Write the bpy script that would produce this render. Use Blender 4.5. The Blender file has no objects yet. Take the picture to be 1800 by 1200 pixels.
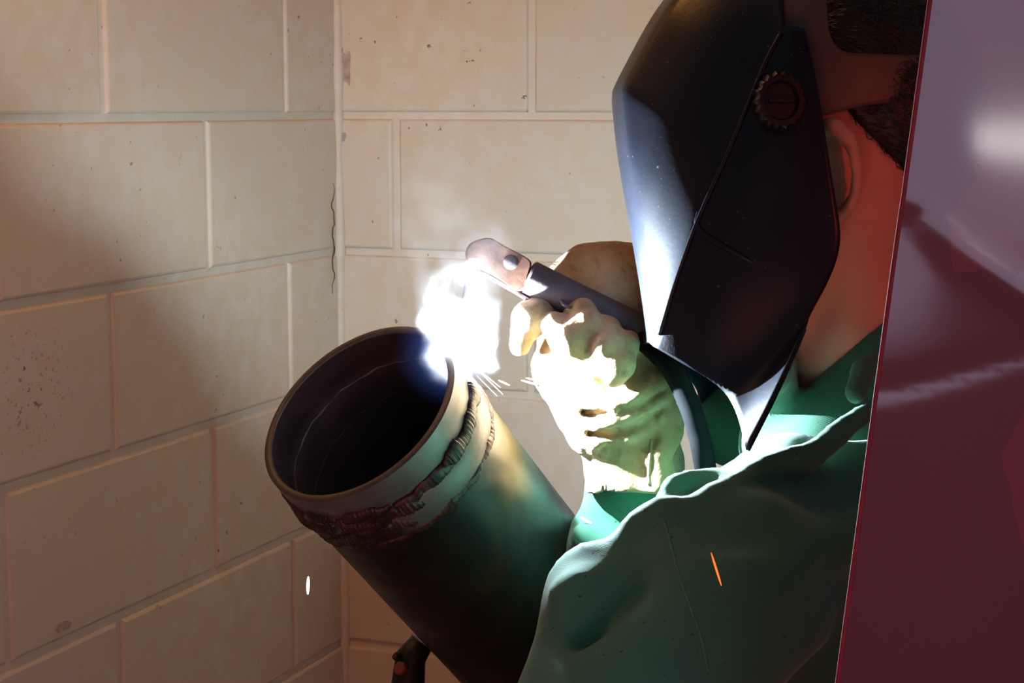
import bpy, bmesh, math, random
import numpy as np
from mathutils import Vector, Matrix
from mathutils.bvhtree import BVHTree

random.seed(7)
C = bpy.context.scene.collection
SC = bpy.context.scene

# ------------------------------------------------------------------ camera
FPX = 3130.0
PITCH = math.radians(7.57)
CAMZ = 1.6416
cam_d = bpy.data.cameras.new('camera')
cam = bpy.data.objects.new('camera', cam_d); C.objects.link(cam)
cam_d.sensor_width = 36.0; cam_d.sensor_fit = 'HORIZONTAL'
cam_d.lens = FPX * 36.0 / 1800.0
cam_d.clip_start = 0.02
cam.location = (0, 0, CAMZ)
cam.rotation_euler = (math.radians(90) - PITCH, 0, 0)
SC.camera = cam
CO = np.array([0, 0, CAMZ]); RT = np.array([1.0, 0, 0])
FW = np.array([0, math.cos(PITCH), -math.sin(PITCH)]); UP = np.array([0, math.sin(PITCH), math.cos(PITCH)])
def P(px, py, d):
    return CO + d * (FW + (px - 900) / FPX * RT - (py - 600) / FPX * UP)
def PB(px, py, d): return P(px, py, d - 0.075)
def PG(px, py, d): return P(px, py, d - 0.052)
def CV(x, y, z):            # right, up, towards the viewer
    return x * RT + y * UP - z * FW

# ------------------------------------------------------------------ world, lights, exposure
SC.view_settings.view_transform = 'Standard'
SC.view_settings.look = 'None'
SC.view_settings.exposure = 0.0
SC.view_settings.gamma = 1.0
SC.view_settings.use_curve_mapping = False
W = bpy.data.worlds.new('world'); SC.world = W; W.use_nodes = True
W.node_tree.nodes['Background'].inputs[0].default_value = (0.92, 0.90, 1.0, 1)
W.node_tree.nodes['Background'].inputs[1].default_value = 0.095

def light(name, kind, loc, energy, color, target=None, size=None, size_y=None, spot=None, blend=0.6, radius=None):
    d = bpy.data.lights.new(name, kind); d.energy = energy; d.color = color
    if size: d.shape = 'RECTANGLE' if size_y else 'SQUARE'; d.size = size
    if size_y: d.size_y = size_y
    if spot: d.spot_size = math.radians(spot); d.spot_blend = blend
    if radius is not None: d.shadow_soft_size = radius
    o = bpy.data.objects.new(name, d); C.objects.link(o); o.location = loc
    if target is not None:
        v = Vector(target) - Vector(loc); o.rotation_euler = v.to_track_quat('-Z', 'Y').to_euler()
    return o
ARC = P(803, 627, 1.423)
light('arc_light', 'POINT', ARC, 17, (0.70, 0.86, 1.0), radius=0.003)
# spots added at the arc: one for the walls, one for helmet and shoulder
light('arc_light', 'SPOT', ARC, 54, (0.60, 0.81, 1.0), target=ARC + np.array([0.0, 0.92, -0.62]), spot=130, blend=1.0, radius=0.003)
light('arc_light', 'SPOT', ARC, 55, (0.72, 0.86, 1.0), target=ARC + np.array([0.90, -0.40, -0.05]), spot=140, blend=1.0, radius=0.003)
light('warm_lamp', 'AREA', (-0.36, 1.60, 2.52), 5.2, (1.0, 0.40, 0.08), target=(-0.40, 2.4, 1.6), size=0.35)
light('window_light', 'AREA', (1.85, -1.6, 1.76), 25, (0.76, 0.70, 1.0), target=(1.7, 1.2, 1.72), size=3.1, size_y=1.28)
light('bench_lamp', 'AREA', (1.60, -1.5, 1.49), 0.95, (1.0, 0.95, 0.95), target=(0.9, 1.0, 1.6), size=0.30, size_y=0.08)
light('red_fill', 'AREA', (-0.35, -0.6, 0.55), 6.0, (1.0, 0.20, 0.12), target=(-0.15, 1.4, 1.25), size=0.5)  # unseen red fill, added to redden the pipe's underside and lower wall
light('work_spot', 'SPOT', (1.45, -0.35, 2.05), 580, (1.0, 0.66, 0.42), target=P(1570, 395, 1.33), spot=9.5, blend=0.9, radius=0.05)

# ------------------------------------------------------------------ helpers
def link(o, parent=None):
    C.objects.link(o)
    if parent is not None: o.parent = parent
    return o
def tag(o, label=None, cat=None, group=None, kind=None):
    if label: o['label'] = label
    if cat: o['category'] = cat
    if group: o['group'] = group
    if kind: o['kind'] = kind
    return o
def empty(name, loc=(0, 0, 0)):
    o = bpy.data.objects.new(name, None); C.objects.link(o); o.location = loc; o.empty_display_size = 0.05
    return o
def mesh_obj(name, verts, faces, mat, parent=None, smooth=True):
    """world-space verts; a parent keeps them in place"""
    me = bpy.data.meshes.new(name)
    off = Vector(parent_loc(parent)) if parent is not None else Vector((0, 0, 0))
    V = np.asarray(verts, dtype=float) - np.array(off)
    me.from_pydata(V.tolist(), [], [tuple(int(i) for i in f) for f in faces])
    me.update()
    if smooth: me.polygons.foreach_set('use_smooth', [True] * len(me.polygons))
    me.materials.append(mat)
    o = bpy.data.objects.new(name, me)
    return link(o, parent)
def parent_loc(p):
    l = Vector((0, 0, 0))
    while p is not None:
        l += p.location; p = p.parent
    return l
def fix_normals(o):
    bm = bmesh.new(); bm.from_mesh(o.data); bmesh.ops.recalc_face_normals(bm, faces=bm.faces); bm.to_mesh(o.data); bm.free()
def mod(o, kind, **kw):
    m = o.modifiers.new(kind.lower(), kind)
    for k, v in kw.items(): setattr(m, k, v)
    return m
def sm_angle(o, deg=35):
    me = o.data
    bm = bmesh.new(); bm.from_mesh(me)
    for e in bm.edges:
        if len(e.link_faces) == 2 and e.calc_face_angle(0) > math.radians(deg): e.smooth = False
    bm.to_mesh(me); bm.free()
def frame_of(d):
    d = np.asarray(d, float); d = d / np.linalg.norm(d)
    a = np.array([0, 0, 1.0]) if abs(d[2]) < 0.9 else np.array([1.0, 0, 0])
    u = np.cross(d, a); u /= np.linalg.norm(u); v = np.cross(d, u)
    return d, u, v
def smooth_path(pts, n=8, closed=False):
    pts = [np.asarray(p, float) for p in pts]; out = []
    N = len(pts)
    for i in range(N if closed else N - 1):
        p1, p2 = pts[i], pts[(i + 1) % N]
        p0 = pts[i - 1] if (i > 0 or closed) else 2 * p1 - p2
        p3 = pts[(i + 2) % N] if (i + 2 < N or closed) else 2 * p2 - p1
        for k in range(n):
            t = k / n
            out.append(0.5 * ((2 * p1) + (-p0 + p2) * t + (2 * p0 - 5 * p1 + 4 * p2 - p3) * t * t + (-p0 + 3 * p1 - 3 * p2 + p3) * t ** 3))
    if not closed: out.append(pts[-1])
    return out
def tube(pts, r, seg=10, caps=True, flat=1.0, flat_dir=None):
    """verts, faces of a tube along pts; r number or list"""
    pts = np.asarray(pts, float); n = len(pts)
    rr = np.full(n, r) if np.isscalar(r) else np.asarray(r, float)
    T = np.gradient(pts, axis=0); T /= np.linalg.norm(T, axis=1)[:, None] + 1e-12
    if flat_dir is None: _, u, v = frame_of(T[0])
    else:
        u = np.asarray(flat_dir, float); u = u - T[0] * u.dot(T[0]); u /= np.linalg.norm(u)
    V = []; F = []
    for i in range(n):
        u = u - T[i] * u.dot(T[i]); u /= np.linalg.norm(u); v = np.cross(T[i], u)
        for k in range(seg):
            a = 2 * math.pi * k / seg
            V.append(pts[i] + rr[i] * (flat * math.cos(a) * u + math.sin(a) * v))
    for i in range(n - 1):
        for k in range(seg):
            k2 = (k + 1) % seg
            F.append((i * seg + k, i * seg + k2, (i + 1) * seg + k2, (i + 1) * seg + k))
    if caps:
        F.append(tuple(range(seg))[::-1]); F.append(tuple((n - 1) * seg + k for k in range(seg)))
    return V, F
def lathe(c, axis, prof, seg=96, u=None):
    """prof: (t along axis, radius) rings; c origin"""
    d, uu, vv = frame_of(axis)
    if u is not None: uu = u; vv = np.cross(d, u)
    V = []; F = []
    for t, r in prof:
        for k in range(seg):
            a = 2 * math.pi * k / seg
            V.append(np.asarray(c) + d * t + r * (math.cos(a) * uu + math.sin(a) * vv))
    for i in range(len(prof) - 1):
        for k in range(seg):
            k2 = (k + 1) % seg
            F.append((i * seg + k, i * seg + k2, (i + 1) * seg + k2, (i + 1) * seg + k))
    return V, F
def merge(parts):
    V = []; F = []
    for v, f in parts:
        b = len(V); V += list(v); F += [tuple(i + b for i in q) for q in f]
    return V, F
def box_vf(c, ax, ay, az, sx, sy, sz, bev=0.0):
    """oriented box with chamfered edges around its z faces"""
    c = np.asarray(c, float); V = []; F = []
    b = bev
    rings = [(-sz, sx - b, sy - b), (-sz + b, sx, sy), (sz - b, sx, sy), (sz, sx - b, sy - b)] if b else [(-sz, sx, sy), (sz, sx, sy)]
    for z, x, y in rings:
        for qx, qy in ((-1, -1), (1, -1), (1, 1), (-1, 1)):
            V.append(c + ax * x * qx + ay * y * qy + az * z)
    for i in range(len(rings) - 1):
        for k in range(4):
            F.append((i * 4 + k, i * 4 + (k + 1) % 4, i * 4 + 4 + (k + 1) % 4, i * 4 + 4 + k))
    F.append((3, 2, 1, 0)); n = len(V); F.append((n - 4, n - 3, n - 2, n - 1))
    return V, F

# ---- signed-distance modelling (numpy surface nets)
_rng = np.random.default_rng(11)
_LAT = _rng.random((32, 32, 32)).astype(np.float32)
def vnoise(X, Y, Z, s):
    x, y, z = X * s + 100, Y * s + 100, Z * s + 100
    i, j, k = np.floor(x).astype(int), np.floor(y).astype(int), np.floor(z).astype(int)
    a, b, c = x - i, y - j, z - k
    a = a * a * (3 - 2 * a); b = b * b * (3 - 2 * b); c = c * c * (3 - 2 * c)
    L = lambda p, q, r: _LAT[p % 32, q % 32, r % 32]
    x00 = L(i, j, k) * (1 - a) + L(i + 1, j, k) * a; x10 = L(i, j + 1, k) * (1 - a) + L(i + 1, j + 1, k) * a
    x01 = L(i, j, k + 1) * (1 - a) + L(i + 1, j, k + 1) * a; x11 = L(i, j + 1, k + 1) * (1 - a) + L(i + 1, j + 1, k + 1) * a
    return (x00 * (1 - b) + x10 * b) * (1 - c) + (x01 * (1 - b) + x11 * b) * c - 0.5
def s_cap(G, a, b, ra, rb):
    a = np.asarray(a, np.float32); b = np.asarray(b, np.float32); d = b - a; L = float(d.dot(d)) + 1e-12
    X, Y, Z = G
    t = np.clip(((X - a[0]) * d[0] + (Y - a[1]) * d[1] + (Z - a[2]) * d[2]) / L, 0, 1)
    return np.sqrt((X - a[0] - t * d[0]) ** 2 + (Y - a[1] - t * d[1]) ** 2 + (Z - a[2] - t * d[2]) ** 2) - (ra + (rb - ra) * t)
def s_ell(G, c, r, R=None):
    X, Y, Z = G; x, y, z = X - c[0], Y - c[1], Z - c[2]
    if R is None: R = (RT, -FW, UP)
    p = [(x * R[i][0] + y * R[i][1] + z * R[i][2]) / r[i] for i in range(3)]
    k0 = np.sqrt(p[0] ** 2 + p[1] ** 2 + p[2] ** 2)
    return (k0 - 1) * min(r)
def s_chain(G, pts, rs, k=0.01):
    f = None
    for i in range(len(pts) - 1):
        g = s_cap(G, pts[i], pts[i + 1], rs[i], rs[i + 1])
        f = g if f is None else smin(f, g, k)
    return f
def smin(a, b, k):
    h = np.clip(0.5 + 0.5 * (b - a) / k, 0, 1)
    return b * (1 - h) + a * h - k * h * (1 - h)
def smax(a, b, k): return -smin(-a, -b, k)
def s_plane(G, p, n):
    X, Y, Z = G; n = np.asarray(n, float); n = n / np.linalg.norm(n)
    return (X - p[0]) * n[0] + (Y - p[1]) * n[1] + (Z - p[2]) * n[2]
def surf(fn, lo, hi, h):
    lo = np.asarray(lo, float); hi = np.asarray(hi, float)
    n = np.ceil((hi - lo) / h).astype(int) + 1
    ax = [(lo[i] + h * np.arange(n[i])).astype(np.float32) for i in range(3)]
    G = np.meshgrid(*ax, indexing='ij')
    Fv = fn(G).astype(np.float32); S = Fv < 0
    cnt = np.zeros(tuple(n - 1), np.int8)
    for a in (0, 1):
        for b in (0, 1):
            for c in (0, 1):
                cnt += S[a:n[0] - 1 + a, b:n[1] - 1 + b, c:n[2] - 1 + c]
    act = (cnt > 0) & (cnt < 8)
    I, J, K = np.nonzero(act)
    idx = np.full(act.shape, -1, np.int64); idx[I, J, K] = np.arange(len(I))
    pos = np.zeros((len(I), 3)); w = np.zeros(len(I))
    for axis in range(3):
        o = [q for q in range(3) if q != axis]
        for a in (0, 1):
            for b in (0, 1):
                e0 = [0, 0, 0]; e0[o[0]] = a; e0[o[1]] = b; e1 = list(e0); e1[axis] = 1
                f0 = Fv[I + e0[0], J + e0[1], K + e0[2]]; f1 = Fv[I + e1[0], J + e1[1], K + e1[2]]
                m = (f0 < 0) != (f1 < 0)
                t = np.where(m, f0 / np.where(m, f0 - f1, 1), 0)
                p = np.zeros((len(I), 3)); p += np.array(e0); p[:, axis] += t
                pos += p * m[:, None]; w += m
    pos = pos / w[:, None] + np.stack([I, J, K], 1)
    V = lo + pos * h
    Q = []
    for axis in range(3):
        o = [q for q in range(3) if q != axis]
        A = S; sl0 = [slice(None)] * 3; sl1 = [slice(None)] * 3
        sl0[axis] = slice(0, -1); sl1[axis] = slice(1, None)
        d = A[tuple(sl0)] != A[tuple(sl1)]
        E = np.stack(np.nonzero(d), 1)
        ok = (E[:, o[0]] > 0) & (E[:, o[1]] > 0) & (E[:, o[0]] < n[o[0]] - 1) & (E[:, o[1]] < n[o[1]] - 1)
        E = E[ok]
        def cell(da, db):
            e = E.copy(); e[:, o[0]] += da; e[:, o[1]] += db
            return idx[e[:, 0], e[:, 1], e[:, 2]]
        q = np.stack([cell(-1, -1), cell(0, -1), cell(0, 0), cell(-1, 0)], 1)
        inside = S[E[:, 0], E[:, 1], E[:, 2]]
        if axis == 1: inside = ~inside
        q[~inside] = q[~inside][:, ::-1]
        Q.append(q)
    return V, np.concatenate(Q)
def sdf_obj(name, fn, pts, pad, h, mat, parent=None):
    pts = np.asarray(pts); lo = pts.min(0) - pad; hi = pts.max(0) + pad
    V, Q = surf(fn, lo, hi, h)
    me = bpy.data.meshes.new(name)
    V = V - np.array(parent_loc(parent)) if parent is not None else V
    me.vertices.add(len(V)); me.vertices.foreach_set('co', V.astype(np.float32).ravel())
    me.loops.add(len(Q) * 4); me.loops.foreach_set('vertex_index', Q.ravel().astype(np.int32))
    me.polygons.add(len(Q)); me.polygons.foreach_set('loop_start', (np.arange(len(Q)) * 4).astype(np.int32))
    me.polygons.foreach_set('use_smooth', np.ones(len(Q), bool))
    me.update(); me.validate()
    me.materials.append(mat)
    o = bpy.data.objects.new(name, me); link(o, parent)
    return o
def cast(objs, px, py):
    """first hit along the line of sight on the given world-space objects (used to lay seams on cloth)"""
    best = None; d = P(px, py, 1.0) - CO; d /= np.linalg.norm(d)
    for o, t in objs:
        h = t.ray_cast(Vector(CO) - parent_loc(o), Vector(d))
        if h[0] is not None and (best is None or h[3] < best[1]): best = (np.array(h[0] + parent_loc(o)), h[3], np.array(h[1]))
    return best
def bvh(o):
    me = o.data
    return BVHTree.FromPolygons([v.co.copy() for v in me.vertices], [tuple(p.vertices) for p in me.polygons])

# ------------------------------------------------------------------ materials
class N:
    def __init__(s, name):
        s.m = bpy.data.materials.new(name); s.m.use_nodes = True; s.t = s.m.node_tree; s.t.nodes.clear()
        s.out = s.t.nodes.new('ShaderNodeOutputMaterial')
    def n(s, kind, **kw):
        x = s.t.nodes.new(kind)
        for k, v in kw.items():
            if k.startswith('i_'):
                key = k[2:]; key = int(key) if key.isdigit() else key.replace('_', ' ')
                x.inputs[key].default_value = v
            else: setattr(x, k, v)
        return x
    def l(s, a, b): s.t.links.new(a, b)
    def pos(s, kind='Position'):
        return s.n('ShaderNodeNewGeometry').outputs['Position']
    def noise(s, scale, detail=4, rough=0.55, vec=None, dist=0.0):
        x = s.n('ShaderNodeTexNoise'); x.inputs['Scale'].default_value = scale; x.inputs['Detail'].default_value = detail
        x.inputs['Roughness'].default_value = rough; x.inputs['Distortion'].default_value = dist
        s.l(vec if vec is not None else s.pos(), x.inputs['Vector']); return x.outputs['Fac']
    def ramp(s, fac, stops):
        r = s.n('ShaderNodeValToRGB'); e = r.color_ramp.elements
        while len(e) < len(stops): e.new(0.5)
        for q, (p, c) in zip(e, stops): q.position = p; q.color = (*c, 1) if len(c) == 3 else c
        s.l(fac, r.inputs[0]); return r.outputs[0]
    def math(s, op, a, b=None, clamp=False):
        x = s.n('ShaderNodeMath', operation=op); x.use_clamp = clamp
        for i, v in enumerate((a, b)):
            if v is None: continue
            if isinstance(v, (int, float)): x.inputs[i].default_value = v
            else: s.l(v, x.inputs[i])
        return x.outputs[0]
    def mix(s, fac, a, b, mode='MIX'):
        x = s.n('ShaderNodeMix', data_type='RGBA', blend_type=mode)
        for i, v in ((0, fac), (6, a), (7, b)):
            if isinstance(v, (int, float)): x.inputs[i].default_value = v
            elif isinstance(v, tuple): x.inputs[i].default_value = (*v, 1)
            else: s.l(v, x.inputs[i])
        return x.outputs[2]
    def bump(s, h, strength=0.3, dist=0.002, normal=None):
        b = s.n('ShaderNodeBump'); b.inputs['Strength'].default_value = strength; b.inputs['Distance'].default_value = dist
        s.l(h, b.inputs['Height'])
        if normal is not None: s.l(normal, b.inputs['Normal'])
        return b.outputs[0]
    def bsdf(s, color, rough=0.5, metal=0.0, normal=None, **kw):
        b = s.n('ShaderNodeBsdfPrincipled')
        for k, v in (('Base Color', color), ('Roughness', rough), ('Metallic', metal)):
            if isinstance(v, tuple): b.inputs[k].default_value = (*v, 1)
            elif isinstance(v, (int, float)): b.inputs[k].default_value = v
            else: s.l(v, b.inputs[k])
        if normal is not None: s.l(normal, b.inputs['Normal'])
        for k, v in kw.items():
            b.inputs[k.replace('_', ' ')].default_value = v
        s.l(b.outputs[0], s.out.inputs[0]); return b

def mat_wall(name, base, grime_at=None):
    s = N(name)
    big = s.noise(2.3, 4); fine = s.noise(190, 4, 0.65); med = s.noise(28, 5, 0.6)
    col = s.mix(s.ramp(big, [(0.35, (0, 0, 0)), (0.7, (1, 1, 1))]), tuple(c * 0.90 for c in base), base)
    col = s.mix(s.ramp(med, [(0.42, (1, 1, 1)), (0.62, (0, 0, 0))]), col, (base[0] * 0.92, base[1] * 0.88, base[2] * 0.80))
    sp = s.noise(70, 3, 0.6); mask = s.noise(4.5, 3)
    d1 = s.ramp(sp, [(0.700, (0, 0, 0)), (0.725, (1, 1, 1))])
    k = s.ramp(mask, [(0.42, (0, 0, 0)), (0.6, (1, 1, 1))])
    if grime_at is not None:
        v = s.n('ShaderNodeVectorMath', operation='DISTANCE'); s.l(s.pos(), v.inputs[0]); v.inputs[1].default_value = tuple(grime_at)
        g = s.ramp(v.outputs['Value'], [(0.0, (1, 1, 1)), (0.085, (0, 0, 0))])
        sp2 = s.noise(120, 3, 0.6); d2 = s.ramp(sp2, [(0.60, (0, 0, 0)), (0.63, (1, 1, 1))])
        dd = s.mix(1.0, d2, g, 'MULTIPLY')
        d1 = s.mix(1.0, s.mix(1.0, d1, k, 'MULTIPLY'), dd, 'ADD')
    else: d1 = s.mix(1.0, d1, k, 'MULTIPLY')
    col = s.mix(d1, col, (0.16, 0.10, 0.06))
    h = s.math('ADD', s.math('MULTIPLY', fine, 0.35), med)
    s.bsdf(col, 0.55, normal=s.bump(h, 0.35, 0.0022), Specular_IOR_Level=0.3)
    return s.m
def mat_simple(name, c, rough=0.5, metal=0.0, var=0.25, scale=40, bump=0.1, bscale=None, bd=0.001, **kw):
    s = N(name)
    f = s.noise(scale, 4)
    col = s.mix(s.ramp(f, [(0.3, (0, 0, 0)), (0.7, (1, 1, 1))]), tuple(x * (1 - var) for x in c), tuple(min(1, x * (1 + var)) for x in c))
    s.bsdf(col, rough, metal, normal=s.bump(s.noise(bscale or scale * 6, 3), bump, bd), **kw)
    return s.m

GRIME = P(45, 690, 2.02)
M_wall = mat_wall('painted_block', (0.63, 0.545, 0.42), GRIME)
M_mortar = mat_wall('painted_mortar', (0.64, 0.565, 0.45))
M_floor = mat_simple('concrete', (0.22, 0.2, 0.18), 0.7, scale=9, bump=0.3)
M_chip = mat_simple('bare_masonry', (0.42, 0.30, 0.25), 0.9, scale=90, bump=0.6)
M_chip_grey = mat_simple('old_grey_paint', (0.36, 0.32, 0.30), 0.8, scale=90, bump=0.6)
M_crack = mat_simple('crack_shadow', (0.10, 0.07, 0.05), 0.9)

# ------------------------------------------------------------------ walls
K0 = P(592, 203, 2.67)
CX, CY = K0[0], K0[1]
ANG = math.radians(21.76)
E1 = np.array([-math.sin(ANG), -math.cos(ANG), 0]); E2 = np.array([math.cos(ANG), -math.sin(ANG), 0]); EZ = np.array([0, 0, 1.0])
COR = np.array([CX, CY, 0.0])
N1 = E2.copy(); N2 = E1.copy()          # left wall faces N1, right wall faces N2 (into the room)
CH = 0.2032; BL = 0.4064; JT = 0.0105; PROUD = 0.0035
NROW = 12
_blk = {}
def block_mesh(L, Hh):
    key = (round(L, 4), round(Hh, 4))
    if key not in _blk:
        b = 0.0045; V = []; F = []
        for d, i in ((-0.05, 0), (PROUD - b * 0.9, 0), (PROUD - b * 0.25, b * 0.45), (PROUD, b)):
            for x, z in ((i, i), (L - i, i), (L - i, Hh - i), (i, Hh - i)): V.append((x, d, z))
        for r in range(3):
            for k in range(4): F.append((r * 4 + k, r * 4 + (k + 1) % 4, r * 4 + 4 + (k + 1) % 4, r * 4 + 4 + k))
        F.append((12, 13, 14, 15)); F.append((3, 2, 1, 0))
        me = bpy.data.meshes.new('concrete_block'); me.from_pydata(V, [], F); me.update()
        bm = bmesh.new(); bm.from_mesh(me); bmesh.ops.recalc_face_normals(bm, faces=bm.faces); bm.to_mesh(me); bm.free()
        me.materials.append(M_wall); _blk[key] = me
    return _blk[key]
def wall(name, along, normal, length, offs, BL=0.4064):
    w_, h_ = length, NROW * CH
    V, F = box_vf(COR + along * (length / 2 - 0.03) - normal * 0.075 + EZ * h_ / 2, along, normal, EZ, length / 2 + 0.03, 0.0735, h_ / 2)
    o = mesh_obj(name, V, F, M_mortar, smooth=False); fix_normals(o); tag(o, kind='structure')
    R = Matrix((tuple(along), tuple(normal), tuple(EZ))).transposed().to_4x4()
    for r in range(NROW):
        cuts = [0.0]; t = offs[r % 2]
        while t < length: cuts.append(t); t += BL
        cuts.append(length)
        for a, b in zip(cuts[:-1], cuts[1:]):
            a2 = a + (JT / 2 if a > 0 else 0.004); b2 = b - (JT / 2 if b < length else 0)
            if b2 - a2 < 0.02: continue
            me = block_mesh(b2 - a2, CH - JT)
            c = bpy.data.objects.new('concrete_block', me); link(c, o)
            p = COR + along * a2 + EZ * (r * CH + JT / 2) + normal * random.uniform(-0.0008, 0.0008)
            c.matrix_local = Matrix.Translation(Vector(p)) @ R
    return o
wl = wall('wall_left', E1, N1, 2.5, (0.163, 0.376), 0.439)     # rows 0,2.. / 1,3..
wr = wall('wall_right', E2, N2, 2.2, (0.313, 0.098))
# floor
V, F = box_vf((0.4, 1.2, -0.05), np.array([1.0, 0, 0]), np.array([0, 1.0, 0]), EZ, 3.0, 3.0, 0.05)
fl = mesh_obj('floor', V, F, M_floor, smooth=False); tag(fl, kind='structure')
# mortar bead up the corner
pts = []; rr = []
for i in range(120):
    z = 0.02 + i / 119 * (NROW * CH - 0.04)
    pts.append(COR + (N1 + N2) * (0.0035 + 0.0008 * math.sin(z * 31) + 0.0005 * math.sin(z * 83)) + EZ * z)
    rr.append(0.0085 + 0.0010 * math.sin(z * 23) + 0.0006 * math.sin(z * 71 + 1))
V, F = tube(pts, rr, 12)
tr = mesh_obj('trim_1', V, F, M_mortar); tag(tr, kind='structure')
def on_wall(px, py, nrm, off=0.0):
    d = P(px, py, 1.0) - CO; k = (COR + nrm * off - CO).dot(nrm) / d.dot(nrm); return CO + d * k
def patch(px, py, w, h, nrm, mat, name='paint_chip', seed=0, par=None):
    rnd = random.Random(seed); c = on_wall(px, py, nrm, PROUD + 0.0012); along = E1 if nrm is N1 else E2
    V = []; n = 12
    for k in range(n):
        a = 2 * math.pi * k / n; q = rnd.uniform(0.75, 1.15)
        V.append(c + along * math.copysign(abs(math.cos(a)) ** .6, math.cos(a)) * w * q + EZ * math.copysign(abs(math.sin(a)) ** .6, math.sin(a)) * h * q)
    for k in range(n): V.append(V[k] * 1.0 - nrm * 0.004)
    F = [tuple(range(n))] + [(k, (k + 1) % n, n + (k + 1) % n, n + k) for k in range(n)]
    o = mesh_obj(name, V, F, mat, par, smooth=False); fix_normals(o); return o
patch(608, 120, 0.007, 0.026, N2, M_chip, seed=1, par=wr)
patch(601, 240, 0.006, 0.008, N2, M_chip_grey, seed=2, par=wr)
patch(598, 88, 0.004, 0.004, N2, M_chip_grey, seed=3, par=wr)
patch(112, 1100, 0.014, 0.006, N1, M_chip, seed=4, par=wl)
# crack running down the corner
cp = []
rnd = random.Random(3)
for i in range(28):
    y = 322 + i * 7.2; x = 586 + 2.2 * math.sin(i * 0.9) + rnd.uniform(-1.2, 1.2)
    cp.append(on_wall(x, y, N1, PROUD + 0.004))
V, F = tube(cp, [0.0009 * (0.4 + math.sin(math.pi * (i + .5) / 28)) for i in range(28)], 6)
mesh_obj('crack', V, F, M_crack, wl)

# ------------------------------------------------------------------ pipe
PC = P(628, 721, 1.40); PA = CV(-0.457, 0.629, 0.629); PA /= np.linalg.norm(PA)   # mouth centre, axis out of the mouth
R0 = 0.0864; RI = R0 - 0.0064
PU = CV(1, 0, 0); PU = PU - PA * PU.dot(PA); PU /= np.linalg.norm(PU); PV = np.cross(PA, PU)
def pipe_pt(t, ang, r): return PC - PA * t + r * (math.cos(ang) * PU + math.sin(ang) * PV)

def mat_steel(name, stops, rough, metal, bump=0.25, scale=16, spec=None):
    s = N(name)
    f = s.noise(scale, 6, 0.65, dist=0.6); col = s.ramp(f, stops)
    g = s.noise(160, 4); rg = s.ramp(s.noise(34, 5), [(0.35, (rough - 0.1,) * 3), (0.7, (rough + 0.15,) * 3)])
    s.bsdf(col, rg, metal, normal=s.bump(g, bump, 0.0006)); return s.m
M_pipe = mat_steel('mill_scale_steel', [(0.30, (0.020, 0.018, 0.020)), (0.52, (0.045, 0.038, 0.036)), (0.66, (0.11, 0.055, 0.035)), (0.8, (0.045, 0.05, 0.05))], 0.38, 0.55)
M_ring = mat_steel('ground_steel', [(0.35, (0.13, 0.10, 0.095)), (0.65, (0.19, 0.145, 0.135))], 0.45, 0.5, 0.12, 30)
M_face = mat_steel('machined_rim', [(0.3, (0.075, 0.062, 0.043)), (0.7, (0.12, 0.095, 0.065))], 0.5, 0.5, 0.1, 40)
M_bore = mat_steel('pipe_bore', [(0.35, (0.020, 0.012, 0.012)), (0.6, (0.05, 0.022, 0.018)), (0.75, (0.10, 0.03, 0.02))], 0.6, 0.3)
M_bead = mat_steel('weld_metal', [(0.3, (0.018, 0.012, 0.010)), (0.55, (0.045, 0.026, 0.022)), (0.75, (0.10, 0.055, 0.04))], 0.45, 0.6, 0.6, 60)
M_bead2 = mat_steel('slagged_weld_metal', [(0.3, (0.010, 0.007, 0.007)), (0.5, (0.032, 0.013, 0.011)), (0.72, (0.12, 0.03, 0.018))], 0.4, 0.4, 0.8, 45)
# body: heat tint with arc light and jacket reflection painted in
def mat_body():
    s = N('lit_tinted_pipe')
    f = s.noise(14, 6, 0.65, dist=0.8)
    dark = s.ramp(f, [(0.30, (0.012, 0.011, 0.012)), (0.55, (0.030, 0.024, 0.022)), (0.70, (0.075, 0.033, 0.022)), (0.82, (0.03, 0.03, 0.03))])
    v = s.n('ShaderNodeVectorMath', operation='SUBTRACT'); s.l(s.pos(), v.inputs[0]); v.inputs[1].default_value = tuple(PC)
    dt = s.n('ShaderNodeVectorMath', operation='DOT_PRODUCT'); s.l(v.outputs[0], dt.inputs[0]); dt.inputs[1].default_value = tuple(-PA)
    t = s.math('ADD', dt.outputs['Value'], s.math('MULTIPLY', s.math('SUBTRACT', s.noise(22, 3), 0.5), 0.035))
    tint = s.ramp(s.math('MULTIPLY', t, 4.0), [(0.26, (0.20, 0.18, 0.16)), (0.40, (0.20, 0.145, 0.05)), (0.54, (0.05, 0.11, 0.10)), (0.72, (0.03, 0.05, 0.048)), (0.9, (0.012, 0.011, 0.011))])
    # the side toward the arc is painted lighter, as lit and reflecting teal
    du = s.n('ShaderNodeVectorMath', operation='DOT_PRODUCT'); s.l(v.outputs[0], du.inputs[0]); du.inputs[1].default_value = tuple(LIT_DIR)
    k = s.ramp(s.math('ADD', s.math('MULTIPLY', du.outputs['Value'], 6.0), s.math('MULTIPLY', s.noise(20, 4), 0.3)), [(0.34, (0, 0, 0)), (0.66, (1, 1, 1))])
    col = s.mix(k, dark, tint)
    s.bsdf(col, s.ramp(s.noise(40, 4), [(0.3, (0.3,) * 3), (0.7, (0.5,) * 3)]), 0.6, normal=s.bump(s.noise(120, 4), 0.2, 0.0006))
    return s.m
LIT_DIR = PU * 0.85 + PV * 0.5
M_body = mat_body()

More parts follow.
